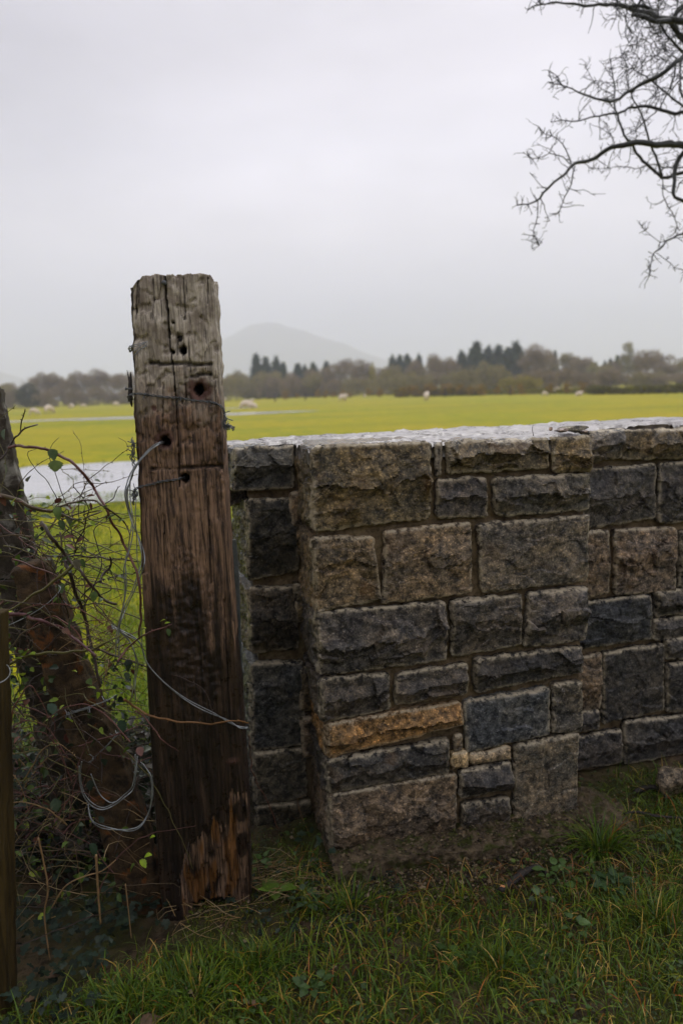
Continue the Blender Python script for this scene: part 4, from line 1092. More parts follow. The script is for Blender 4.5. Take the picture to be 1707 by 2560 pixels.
CANES = [
 ([(20, 1118), (39, 1114), (80, 1118), (121, 1125), (150, 1136), (175, 1150), (206, 1184), (233, 1216), (250, 1245), (267, 1274), (284, 1313), (313, 1361), (337, 1412), (350, 1460), (354, 1530), (350, 1600)], .0032, .0022, RED_C, 1.86),
 ([(0, 1148), (32, 1109), (53, 1080), (72, 1068), (95, 1058)], .0022, .0016, DRK, 1.9),
 ([(53, 1080), (58, 1050), (65, 1023)], .0014, .001, DRK, 1.9),
 ([(-10, 1236), (0, 1238), (48, 1252), (80, 1269), (116, 1276), (145, 1281), (160, 1290)], .0045, .0035, BRN, 1.88),
 ([(126, 1276), (158, 1262), (194, 1251), (230, 1251), (262, 1267), (291, 1286), (315, 1310), (327, 1339)], .0025, .0014, BRN, 1.84),
 ([(158, 1301), (213, 1279), (257, 1259), (286, 1242), (296, 1222), (302, 1214)], .0014, .0008, DRK, 1.95),
 ([(130, 1276), (155, 1256), (172, 1244), (179, 1234)], .0012, .0007, OLV, 1.95),
 ([(148, 1281), (184, 1298), (213, 1313)], .0022, .0014, BRN, 1.85),
 ([(158, 1339), (182, 1318), (218, 1301), (267, 1293)], .0014, .0009, DRK, 1.92),
 ([(109, 1388), (145, 1390), (201, 1390), (242, 1394), (291, 1400), (344, 1404)], .0020, .0014, DRK, 1.95),
 ([(105, 1305), (114, 1322), (136, 1351), (158, 1378), (184, 1410), (206, 1436), (240, 1476), (262, 1500), (290, 1510)], .0042, .0026, DRK, 1.87),
 ([(254, 1453), (262, 1432), (279, 1412), (274, 1393)], .0028, .0018, DRK, 1.88),
 ([(184, 1410), (150, 1440), (110, 1470), (60, 1505), (20, 1530)], .0032, .0020, OLV, 1.86),
 ([(163, 1401), (176, 1438), (196, 1491), (216, 1552), (237, 1654), (250, 1720)], .0042, .0030, DRK, 1.90),
 ([(-5, 1531), (49, 1536), (106, 1552), (163, 1580), (216, 1617), (240, 1640)], .0038, .0024, (.085, .035, .04), 1.80),
 ([(-5, 1675), (61, 1642), (143, 1629), (212, 1629), (261, 1609), (300, 1590)], .0034, .0020, OLV, 1.83),
 ([(294, 1654), (327, 1613), (367, 1584), (408, 1568), (429, 1560)], .0022, .0010, RED_C, 1.76),
 ([(310, 1745), (340, 1770), (371, 1788), (424, 1801), (513, 1808), (560, 1806), (622, 1802)], .0026, .0016, (.15, .075, .03), 1.78),
 ([(340, 1780), (371, 1801), (402, 1846), (428, 1866), (446, 1881)], .0018, .0009, RED_C, 1.78),
 ([(205, 1495), (240, 1455), (290, 1440), (340, 1432), (362, 1420)], .0016, .0010, DRK, 1.93),
 ([(60, 1420), (100, 1480), (140, 1440), (190, 1380), (215, 1330)], .0018, .0010, BRN, 1.98),
 ([(120, 1450), (180, 1520), (225, 1500), (285, 1560), (330, 1610)], .0020, .0010, DRK, 2.0),
 ([(150, 1330), (158, 1400), (150, 1470), (170, 1540), (165, 1640)], .0020, .0014, BRN, 1.98),
]
lv = []
for pts, r0, r1, c_, Y in CANES:
    r0 *= 1.3; r1 *= 1.25
    P3 = [at_y(x, y, Y + .03 * math.sin(i * 1.3 + x * .02)) for i, (x, y) in enumerate(pts)]
    o, P = cane(P3, r0, r1, c_)
    lv.append(P)
# named single leaves on the arching cane
MLf = {}
def put_leaf(p, d, L, W, col, roll=0.0, name='leaf', parent=bramble, mat='leaf', cup=.2, curl=.15, lob=False):
    V, Q = leaf_shape(L, W, cup, 5, curl, lob)
    V = rot_to(V, d, roll) + np.array(tuple(p))
    return mesh_np(name, V, [Q], MAT[mat], parent, True, np.tile(np.array(col) * random.uniform(.85, 1.15), (len(V), 1)))
for x, y, dx, dz, L, W, c_, rl in ((128, 1122, .3, -1, .030, .026, (.05, .08, .028), .3), (137, 1150, .05, -1, .030, .036, (.11, .155, .055), -.2), (228, 1206, -.8, -.3, .016, .010, LP[0], .2), (236, 1200, 1, -.2, .018, .010, LP[1], .4),
    (238, 1240, -.9, .1, .024, .014, LR[1], .5), (226, 1256, .1, -1, .022, .007, LR[2], 1.2), (172, 1392, -.6, -.3, .030, .020, LG[2], .3), (184, 1400, .4, -.7, .030, .026, (.10, .09, .06), .6), (204, 1396, .3, -1, .026, .012, LG[2], 1.), (264, 1290, .2, -.8, .014, .012, LR[2], .3),
    (70, 1205, .3, .5, .022, .018, LP[0], .2), (14, 1072, -.2, -1, .028, .022, (.07, .10, .06), .1), (12, 1160, .1, -1, .028, .020, (.08, .10, .08), .1), (112, 1315, -.8, .0, .034, .016, (.16, .10, .085), .3), (160, 1345, .8, .2, .030, .014, LR[0], .6), (165, 1362, .7, -.3, .028, .016, LR[1], .2),
    (150, 1300, .4, -1, .028, .018, LG[2], .3), (100, 1290, 1, -.1, .036, .018, LG[2], .2), (105, 1345, 1, -.6, .032, .010, (.15, .17, .12), .9), (180, 1545, -.3, -1, .036, .024, (.03, .05, .03), .4), (62, 1640, .4, .6, .026, .022, LF[0], .2), (56, 1648, -.8, .3, .020, .018, LF[0], .2), (74, 1636, 1, .1, .020, .018, LF[0], .1),
    (240, 1723, -.6, .3, .022, .018, LF[0], .2), (250, 1722, .8, .2, .020, .018, LF[1], .1), (243, 1730, .1, -1, .020, .016, LF[0], .1), (402, 1554, .6, .4, .016, .010, LF[1], .1), (412, 1560, .6, .2, .014, .010, LF[0], .2), (418, 1572, .3, -.8, .020, .014, (.05, .09, .02), .2), (366, 1572, -.5, .2, .014, .010, LF[1], .2),
    (30, 1262, .5, .9, .022, .014, LF[1], .2), (44, 1228, .9, .2, .020, .010, LF[1], .1), (345, 1868, .3, -.5, .026, .022, (.20, .10, .09), .2), (350, 2150, .4, -.4, .028, .022, LF[0], .1), (338, 2160, -.5, -.6, .026, .022, (.09, .14, .02), .1), (362, 2142, .7, .3, .022, .018, LF[0], .1), (375, 2096, .6, .4, .018, .014, LF[0], .1),
    (182, 1806, -.3, .5, .022, .018, LF[0], .2), (136, 1996, .2, -1, .038, .030, (.06, .09, .06), .2), (112, 1806, .4, .4, .016, .014, LF[0], .2), (130, 1795, .6, .6, .016, .012, LF[1], .2), (150, 1775, .4, .5, .018, .014, LF[1], .2), (330, 1660, -.4, -.5, .024, .018, (.03, .05, .02), .3), (312, 1682, .4, -.6, .022, .018, (.03, .05, .02), .3),
    (20, 1840, .9, .1, .030, .018, (.07, .10, .06), .2), (120, 1760, .5, -.6, .040, .026, (.04, .07, .05), .3), (300, 1800, .2, -.8, .036, .028, (.03, .055, .035), .3), (224, 2110, .4, -.7, .040, .026, (.03, .06, .03), .3)):
    p = at_y(x, y, 1.83 if x < 360 else 1.75); put_leaf(p, (dx, random.uniform(-.3, .1), dz), L, W, c_, rl)
for q in range(46):
    P = lv[random.choice([3, 4, 7, 8, 9, 10, 11, 13, 14, 19, 20, 21, 22])]; p = P[random.randint(2, len(P) - 2)]
    L = random.uniform(.018, .034)
    put_leaf(p + Vector((random.gauss(0, .004), -.006, random.gauss(0, .004))), (random.gauss(0, 1), random.gauss(-.4, .4), random.gauss(-.5, .6)), L, L * random.uniform(.55, .8), random.choice(LG + LG + LR + LP + LF), random.uniform(-.6, .6), curl=random.uniform(.1, .5))
for q in range(34):
    x = random.uniform(-20, 330); y = random.uniform(1560, 2200); Y = random.uniform(1.78, 1.96); sg = random.choice((-1, 1))
    L = random.uniform(90, 260); rise = random.uniform(30, 130)
    pts = [(x, y), (x + sg * L * .3, y - rise * .8), (x + sg * L * .65, y - rise), (x + sg * L, y - rise * random.uniform(.1, .7))]
    if max(p[0] for p in pts) > 352: continue
    P3 = [at_y(a, b, Y + random.uniform(-.02, .03)) for a, b in pts]
    cane([Vector((p.x, p.y, max(p.z, .01))) for p in P3], random.uniform(.0014, .0026), .0008, random.choice([RED_C, (.13, .05, .04), BRN, DRK, TAN]), True)
# a thicket of fine old stems behind: nobody could count them
bt = Batch()
for q in range(520):
    x = random.uniform(-60, 300); y = random.uniform(1500, 2280) if q < 400 else random.uniform(1290, 1640)
    if q >= 400: x = random.uniform(-40, 230)
    Y = random.uniform(1.85, 2.45)
    a = at_y(x, y, Y); L = random.uniform(.12, .5)
    d = Vector((random.gauss(0, .8), random.gauss(0, .4), random.gauss(.35, .6))).normalized()
    pts = [a, a + d * L * .35 + Vector((random.gauss(0, .03), 0, .02)), a + d * L * .7 + Vector((random.gauss(0, .05), 0, 0)), a + d * L + Vector((random.gauss(0, .04), 0, -.07))]
    if max(p.z for p in pts) > .72 and q < 400: continue
    pts = [Vector((p.x, p.y, max(p.z, .0))) for p in pts]
    cane(pts, random.uniform(.0011, .0026), .0007, random.choice([DRK, DRK, BRN, RED_C, OLV]), random.random() < .5, batch=bt, seg=5, step=.014)
o = bt.build('fine_stems', MAT['cane'], bramble); o['kind'] = 'stuff'
bt = Batch()
for q in range(1500):
    x = random.uniform(-40, 330) if q < 1160 else random.uniform(-30, 190); y = random.uniform(1640, 2360) if q < 1160 else random.uniform(1240, 1720)
    if q >= 1160 and random.random() > (1.15 - x / 190): continue
    Y = random.uniform(2.06, 2.45) if random.random() < .9 else random.uniform(1.8, 2.0)
    p = at_y(x, y, Y)
    if p.z < .01: p.z = random.uniform(.0, .05)
    V, Q = leaf_shape(random.uniform(.014, .034), random.uniform(.012, .024), .2, 3, .2)
    V = rot_to(V, (random.gauss(0, 1), random.gauss(-.5, .6), random.gauss(-.3, .6)), random.uniform(-1, 1)) + np.array(tuple(p))
    r_ = random.random()
    c_ = random.choice(LG) if r_ < .50 else (.020, .034, .022) if r_ < .80 else random.choice(LF) if r_ < .88 else random.choice(LR)
    bt.add(V, None, Q, np.array(c_) * random.uniform(.6, 1.1))
o = bt.build('small_leaves', MAT['leaf'], bramble); o['kind'] = 'stuff'

# dark undergrowth filling the ditch behind the bramble
bt = Batch()
for q in range(3600):
    x = random.uniform(-1.5, -.47); y = random.uniform(2.12, 2.98)
    top = .20 + .10 * noise.noise(Vector((x * 5, y * 5, 2)))
    if y > 2.75: top *= .5
    p = (x, y, random.uniform(-.02, top))
    V, Q = leaf_shape(random.uniform(.02, .045), random.uniform(.018, .034), .2, 3, .2)
    V = rot_to(V, (random.gauss(0, 1), random.gauss(-.5, .6), random.gauss(.1, .6)), random.uniform(-1, 1)) + np.array(p)
    bt.add(V, None, Q, np.array(random.choice([(.018, .030, .016), (.028, .042, .018), (.035, .028, .016), (.012, .018, .010)])) * random.uniform(.6, 1.2))
for q in range(260):
    x = random.uniform(-1.4, -.47); y = random.uniform(2.1, 2.9); a = Vector((x, y, 0)); d = Vector((random.gauss(0, .5), random.gauss(0, .3), random.uniform(.3, 1))).normalized(); L = random.uniform(.1, .35)
    bt.add(*tube_np([a, a + d * L * .5 + Vector((random.gauss(0, .02), 0, 0)), a + d * L + Vector((random.gauss(0, .04), 0, -.02))], [.0018, .0007], 4), np.array((.05, .035, .022)))
o = bt.build('undergrowth', MAT['leaf']); o['kind'] = 'stuff'

# dead pale stalks and straw
def straws(name, items, cols, label=None, kind='stuff', cat=None):
    bt = Batch()
    for pts, r in items: bt.add(*tube_np(smooth_path(pts, .02), [r, r * .5], 4), np.array(random.choice(cols)) * random.uniform(.7, 1.15))
    o = bt.build(name, MAT['cane'])
    if kind: o['kind'] = kind
    return o
it = []
for q in range(240):
    if q < 70: x, y, Y, sp, L = random.gauss(262, 26), random.uniform(1545, 1680), 1.92, 1.0, random.uniform(.04, .12)
    elif q < 130: x, y, Y, sp, L = random.uniform(-20, 400), random.uniform(2010, 2300), None, .8, random.uniform(.05, .20)
    elif q < 205: x, y, Y, sp, L = random.gauss(705, 50), random.uniform(2165, 2260), None, .25, random.uniform(.05, .15)
    else: x, y, Y, sp, L = random.uniform(430, 620), random.uniform(2270, 2330), None, .25, random.uniform(.05, .13)
    if Y is None:
        a = on_ground(x, y, .0)
        if q < 130: a = at_y(x, y, random.uniform(1.72, 2.0)); a.z = max(a.z, .01)
        else: a.z = random.uniform(.01, .035)
    else: a = at_y(x, y, Y)
    d = Vector((random.gauss(0, 1), random.gauss(0, .35), random.gauss(0, sp * .7))).normalized()
    it.append(([a, a + d * L * .5 + Vector((random.gauss(0, .008), 0, random.gauss(.004, .010))), a + d * L], random.uniform(.0006, .0013)))
straws('straw', it, [(.23, .15, .065), (.17, .10, .045), (.30, .22, .12)])
STK = [([(97, 2095), (120, 2215), (112, 2290), (126, 2400)], .0026, 'long bent dead stem at the lower left, next to the wooden stake'),
       ([(241, 2137), (244, 2200), (252, 2310)], .0034, 'stout pale cut stem standing upright below the wire coil'),
       ([(314, 2210), (320, 2262), (329, 2345)], .0018, 'thin broken tan stem with a side twig left of the rotten post foot'),
       ([(130, 2270), (165, 2215), (215, 2190), (255, 2178), (290, 2150)], .0020, 'dry stem arching low from the stake side towards the post'),
       ([(0, 2228), (14, 2258), (26, 2290)], .0022, 'short dry stick crossing the wooden stake')]
for pts, r, lb in STK:
    P3 = [at_y(x, y, 1.72) for x, y in pts]; P3 = [Vector((p.x, p.y, max(p.z, -.01))) for p in P3]
    V, T, Q = tube_np(smooth_path(P3, .012), [r, r * .7], 7, .12)
    tag(mesh_np('dry_stalk', V, [T, Q], MAT['cane'], None, True, np.tile((.24, .15, .075), (len(V), 1))), lb, 'dead stem')
# runners at the foot of the wall
vine = thing('ivy_vine', 'young dark ivy at the lower left corner of the projecting pier', 'ivy', tuple(on_ground(770, 2160)))
bt = Batch()
def on_wallL(x, y, out=.03): return on_plane(x, y, WO + WV * (REC - out), WV)
o, _ = cane([on_wallL(764, 1985), on_wallL(748, 1999), on_wallL(754, 2035, .05), on_wallL(781, 2106, .10)], .0009, .0016, (.22, .13, .06), False, 'runner', vine)
for x, y, L in ((765, 2085, .03), (790, 2090, .032), (808, 2100, .034), (756, 2100, .028), (800, 2150, .040), (840, 2155, .046), (795, 2180, .034), (770, 2140, .034), (822, 2125, .028), (850, 2180, .030), (778, 2066, .022)):
    p = on_plane(x, y, WO + WV * (-.03 if x > 780 else .12), WV)
    put_leaf(p, (random.uniform(-1, 1), -.2, random.uniform(-1, .3)), L, L * 1.05, random.choice([(.022, .045, .028), (.030, .055, .032), (.045, .07, .045)]), random.uniform(-.4, .4), 'leaf', vine, 'leaf', .12, .2, True)
run = thing('red_runner', 'long thin reddish runner hanging on the wall just right of the timber post', 'runner', tuple(on_wallL(708, 2142)))
cane([on_wallL(621, 1837, .08), on_wallL(628, 1890), on_wallL(633, 1936), on_wallL(667, 2003), on_wallL(694, 2067), on_wallL(708, 2142, .06)], .0013, .0018, (.20, .085, .05), True, 'cane', run)
cane([on_wallL(694, 2086), on_wallL(684, 2092), on_wallL(675, 2094, .04)], .0008, .0006, (.20, .10, .05), False, 'cane', run)
# ivy leaves carpeting the dark ground under the bramble
bt = Batch()
for q in range(1300):
    x = random.uniform(-60, 420) if q < 1100 else random.uniform(560, 1000); y = random.uniform(2080, 2560) if q < 1100 else random.uniform(2150, 2330)
    p = on_ground(x, y, .01)
    if (p.x > -.66 and q < 1100 and y > 2330) or (y > 2330 and q % 2): continue
    if q < 1100 and y < 2260: p.y += random.uniform(0, .35)
    p.z = random.uniform(.0, .05) if q < 1100 else random.uniform(.0, .02)
    L = random.uniform(.014, .034) if q < 1100 else random.uniform(.008, .022)
    V, Q = leaf_shape(L, L * .95, .12, 4, .25, True)
    V = rot_to(V, (random.gauss(0, 1), random.gauss(-.6, .8), random.gauss(.1, .4)), random.uniform(-.5, .5)) + np.array(tuple(p))
    bt.add(V, None, Q, np.array(random.choice([(.016, .028, .020), (.024, .040, .028), (.040, .054, .042), (.012, .02, .012), (.016, .028, .014)])) * random.uniform(.7, 1.2))
o = bt.build('ivy_ground_cover', MAT['matt_leaf']); o['kind'] = 'stuff'

# ================================================================== GRASS AND WEEDS IN FRONT OF THE WALL
def gpos(n, cxy, sx, sy):
    p = on_ground(*cxy); return np.stack([rng.normal(p.x, sx, n), rng.normal(p.y, sy, n), np.full(n, -.008)], -1)
G1 = [(.095, .17, .012), (.15, .20, .015), (.06, .12, .018), (.22, .22, .022), (.42, .28, .05), (.46, .32, .10), (.34, .12, .025)]
PG = pal(G1, [4, 3.4, 5, 1.6, 1.1, .8, .6], .3); PGf = pal(G1, [5, 3.5, 6, 1.0, .3, .15, .1], .3)
n = 52000
xx = rng.uniform(-1.35, 2.2, n); yy = rng.uniform(.95, 3.0, n)
dens = np.array([noise.noise(Vector((a * 2.6, b * 2.6, 3))) for a, b in zip(xx, yy)])
d_w = (xx - WO.x) * WV.x + (yy - WO.y) * WV.y               # distance in front of the pier (negative = lane side)
u_w = (xx - WO.x) * WU.x + (yy - WO.y) * WU.y
lim = np.where((u_w > -.02) & (u_w < uR + .05), -.13, np.where(u_w >= uR + .05, REC - .07, .20))
edge = np.clip((lim - d_w) / .26, 0, 1)
keep = (dens * 1.3 + rng.uniform(-.35, .5, n) + edge * 1.05 - .62 > 0) & (d_w < lim + .02)
keep &= ~((xx < -.50) & (yy > 1.66 + .1 * np.sin(xx * 9))) & ~((xx < -.20) & (xx > -.52) & (yy > 1.74))
P = np.stack([xx, yy, np.full(n, -.012)], -1)[keep]
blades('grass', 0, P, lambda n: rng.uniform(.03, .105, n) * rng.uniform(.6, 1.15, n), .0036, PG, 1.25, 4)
n = 60000                                            # short dense undergrowth of the turf
xx = rng.uniform(-.9, 2.2, n); yy = rng.uniform(.95, 2.9, n)
d_w = (xx - WO.x) * WV.x + (yy - WO.y) * WV.y; u_w = (xx - WO.x) * WU.x + (yy - WO.y) * WU.y
lim = np.where((u_w > -.02) & (u_w < uR + .05), -.17, np.where(u_w >= uR + .05, REC - .04, .20))
keep = (d_w < lim) & (rng.uniform(0, 1, n) < .35 + np.clip((lim - d_w) / .5, 0, .65))
keep &= ~((xx < -.50) & (yy > 1.66))
P = np.stack([xx, yy, np.full(n, -.012)], -1)[keep]
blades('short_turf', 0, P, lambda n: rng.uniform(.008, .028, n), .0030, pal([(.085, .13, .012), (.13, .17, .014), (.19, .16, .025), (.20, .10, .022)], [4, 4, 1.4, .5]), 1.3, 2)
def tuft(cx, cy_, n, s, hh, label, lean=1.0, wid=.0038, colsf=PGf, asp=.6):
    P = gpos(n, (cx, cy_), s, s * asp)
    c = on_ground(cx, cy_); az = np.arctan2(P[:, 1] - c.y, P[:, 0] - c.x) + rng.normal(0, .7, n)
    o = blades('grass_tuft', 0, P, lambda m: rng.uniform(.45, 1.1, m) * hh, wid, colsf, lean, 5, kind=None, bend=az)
    return tag(o, label, 'grass tuft')
tuft(1500, 2130, 210, .035, .15, 'big shaggy grass tuft growing at the right foot of the pier', 1.25, .0042)
tuft(490, 2490, 420, .07, .085, 'wide lush wet grass clump before the rotten foot of the post', 1.2, .0050)
tuft(330, 2510, 240, .055, .085, 'grass clump at the lower left, left of the lush clump below the post', 1.3, .0046)
tuft(880, 2275, 200, .06, .10, 'grass clump below the corner of the pier and its ivy', .8, .0030)
tuft(640, 2420, 260, .05, .09, 'grass clump between the post foot clump and the one under the pier corner', 1.1, .0032)
tuft(1250, 2420, 180, .05, .09, 'low grass clump in the lower right part of the verge', 1.0, .0032)
tuft(1640, 2300, 240, .05, .10, 'dense grass clump at the right edge below the two weeds', .9, .0028)
# reddish and straw blades lying about
P = np.vstack([gpos(60, (1300, 2210), .22, .06), gpos(30, (990, 2300), .15, .06), gpos(46, (1500, 2240), .2, .08), gpos(14, (1180, 2180), .1, .03), gpos(24, (1600, 2050), .15, .06)])
P[:, 2] = rng.uniform(.0, .018, len(P))
blades('fallen_blades', 0, P, lambda n: rng.uniform(.03, .10, n), .0030, pal([(.22, .10, .03), (.30, .20, .08), (.16, .06, .02)], [1, 1, .6]), .1, 3, flat=.95)
# moss cushions / tiny clover leaves
bt = Batch()
for q in range(16000):
    x = random.uniform(-.55, 1.9); y = random.uniform(1.3, 2.75)
    d_ = (x - WO.x) * WV.x + (y - WO.y) * WV.y; u_ = (x - WO.x) * WU.x + (y - WO.y) * WU.y
    if q > 9000 and d_ < -.45: continue
    if d_ > (-.12 if 0 < u_ < uR + .05 else REC - .02): continue
    if noise.noise(Vector((x * 4, y * 4, 6))) < -.05: continue
    L = random.uniform(.004, .010); a = random.uniform(0, 6.28); t = random.uniform(-.4, .5)
    ca, sa = math.cos(a) * L, math.sin(a) * L
    z = random.uniform(-.004, .012)
    bt.add([(x, y, z), (x + ca * .6 - sa * .5, y + sa * .6 + ca * .5, z + t * L), (x + ca * 1.1, y + sa * 1.1, z + t * L), (x + ca * .6 + sa * .5, y + sa * .6 - ca * .5, z + t * L)], None, [[0, 3, 2, 1]], np.array(random.choice([(.035, .058, .016), (.05, .075, .02), (.024, .04, .014)])) * random.uniform(.7, 1.2))
o = bt.build('moss_and_clover', MAT['leaf']); o['kind'] = 'stuff'
bt = Batch()                                          # low round leaves scattered in patches through the turf
for q in range(2600):
    x = random.uniform(-.5, 1.9); y = random.uniform(1.25, 2.55)
    d_ = (x - WO.x) * WV.x + (y - WO.y) * WV.y; u_ = (x - WO.x) * WU.x + (y - WO.y) * WU.y
    if d_ > (-.17 if 0 < u_ < uR + .05 else REC - .05) or noise.noise(Vector((x * 3.1, y * 3.1, 16))) < .12: continue
    L = random.uniform(.008, .018)
    V, Q = leaf_shape(L, L * random.uniform(.75, 1.0), .12, 3, .25)
    V = rot_to(V, (random.gauss(0, 1), random.gauss(0, 1), random.uniform(.0, .8)), random.uniform(-.5, .5)) + np.array((x, y, random.uniform(.004, .035)))
    bt.add(V, None, Q, np.array(random.choice([(.045, .085, .016), (.065, .115, .020), (.035, .065, .020), (.09, .13, .02)])) * random.uniform(.7, 1.2))
o = bt.build('clover_patches', MAT['leaf']); o['kind'] = 'stuff'
def weed(cx, cy_, n, L, label, col=(.060, .105, .030), spread=.05):
    c = on_ground(cx, cy_); w = thing('weed', label, 'weed', tuple(c), 'broad leaved weeds in the verge')
    for k_ in range(n):
        a = k_ * 2.4 + random.uniform(-.3, .3); r = random.uniform(.1, 1) * spread
        el = random.uniform(.15, .8); LL = L * random.uniform(.6, 1.15)
        p = c + Vector((math.cos(a) * r, math.sin(a) * r * .8, random.uniform(.006, .03)))
        put_leaf(p, (math.cos(a), math.sin(a), el), LL, LL * random.uniform(.6, .85), np.array(col) * random.uniform(.75, 1.25), random.uniform(-.3, .3), 'leaf', w, 'leaf', .10, .35)
weed(1400, 2195, 22, .030, 'bright round leaved weed just left of the big shaggy grass tuft', spread=.055)
weed(1530, 2220, 26, .030, 'dark round leaved weed below the big grass tuft', (.035, .070, .026), .06)
weed(1670, 2110, 22, .026, 'round leaved weed at the right edge, level with the pier foot', (.060, .105, .035), .05)
weed(1350, 2260, 7, .028, 'small weed of a few pale leaves below the stick', (.065, .10, .045), .03)
weed(690, 2245, 5, .055, 'weed with one large heart shaped leaf beside the straw at the post foot', (.10, .17, .022), .02)
weed(655, 2160, 6, .034, 'lobed leaf weed tucked against the right side of the timber post foot', (.055, .10, .024), .02)
weed(770, 2265, 20, .026, 'grey green weed patch under the corner of the pier', (.05, .08, .04), .05)
weed(1440, 2330, 8, .028, 'single weed in the turf at the lower right', (.07, .12, .04), .03)
weed(780, 2480, 14, .030, 'weed rosette at the bottom edge below the pier corner', (.05, .09, .028), .04)
weed(1130, 2400, 16, .022, 'clover like weed in the middle of the verge', (.05, .095, .024), .05)
# stick, stone, dead leaves
def stick(pts, r, label, col=(.030, .022, .018)):
    P3 = [on_ground(x, y, .012) for x, y in pts]
    V, T, Q = tube_np(smooth_path(P3, .008), r, 9, .18)
    o = mesh_np('stick', V, [T, Q], MAT['bark'], None, True); return tag(o, label, 'stick')
stick([(1248, 2228), (1285, 2200), (1310, 2180), (1345, 2168), (1365, 2185)], [.011, .010, .013, .008, .005], 'dark broken stick lying below the footing of the pier, its cut end pale')
p = on_ground(1257, 2216, .02); rock('wood_chip', 'small orange chip of wood at the end of the dark broken stick', 'wood chip', (p.x, p.y, .02), (.010, .006, .005), .3, (.35, .16, .06), seed=20)
stick([(1585, 1980), (1620, 1968), (1650, 1974), (1665, 1992)], [.008, .010, .009, .006], 'dark stick lying beside the pointed grey rock at the right')
stick([(1560, 2035), (1590, 2030), (1640, 2040), (1707, 2046)], [.004, .005, .004], 'thin dark twig on the soil below the grey rock', )
p = on_ground(1678, 1985); rock('ground_rock', 'pointed grey brown rock lying on the soil at the right edge', 'rock', (p.x, p.y, .05), (.062, .045, .075), .3, (.12, .095, .065), seed=31)
p = on_ground(1735, 1990); rock('ground_rock', 'rounded rock half cut off by the right edge beside the pointed one', 'rock', (p.x, p.y, .035), (.055, .045, .055), 1.0, (.11, .09, .065), seed=32)
# crumbs of soil, grit and bits of mortar along the wall foot
bt = Batch()
OC = np.array([[1, 0, 0], [-1, 0, 0], [0, 1, 0], [0, -1, 0], [0, 0, 1], [0, 0, -1]], dtype=float); OF = np.array([[0, 2, 4], [2, 1, 4], [1, 3, 4], [3, 0, 4], [2, 0, 5], [1, 2, 5], [3, 1, 5], [0, 3, 5]])
for q in range(7000):
    if q < 4200: u = random.uniform(-.06, uR + .14); v = -random.uniform(.0, .30) if q % 3 else -random.uniform(.12, .20); z = .046 if v > -.115 else .003
    else: u = random.uniform(-.5, 2.2); v = random.uniform(-.45, REC) ; z = .003
    if u > uR + .02 or u < 0: z = random.uniform(.0, .008)
    if v > REC - .03 or (0 < u < uR and v > -.005): continue
    p = wpt(u, v, z + random.uniform(-.004, .006)); s_ = random.uniform(.0015, .0055) * (1 if random.random() < .93 else 1.9)
    Vv = OC * np.array([random.uniform(.6, 1.3), random.uniform(.6, 1.3), random.uniform(.4, .9)]) * s_; a = random.uniform(0, 6.28); Rz = np.array([[math.cos(a), -math.sin(a), 0], [math.sin(a), math.cos(a), 0], [0, 0, 1]])
    bt.add((Vv + np.random.default_rng(q).uniform(-.25, .25, (6, 3)) * s_) @ Rz.T + np.array(tuple(p)), OF, None, np.array(random.choice([(.12, .085, .05), (.05, .035, .022), (.19, .15, .10), (.07, .075, .02), (.03, .024, .018)])) * random.uniform(.7, 1.3))
o = bt.build('soil_crumbs', MAT['matt_leaf'], None, False); o['kind'] = 'stuff'
for x, y, L, lb in ((105, 2500, .05, 'curled grey brown dead leaf at the bottom left'), (115, 2440, .035, 'small tan dead leaf above the curled one at the bottom left'), (640, 2520, .04, 'dull brown dead leaf in the grass below the post'), (350, 2565, .05, 'dark dead leaf at the bottom edge')):
    p = on_ground(x, y, .015); o = put_leaf(p, (random.gauss(0, 1), random.gauss(0, 1), .2), L, L * .6, (.11, .07, .045), .4, 'dead_leaf', None, 'matt_leaf', .4, .4); tag(o, lb, 'dead leaf')

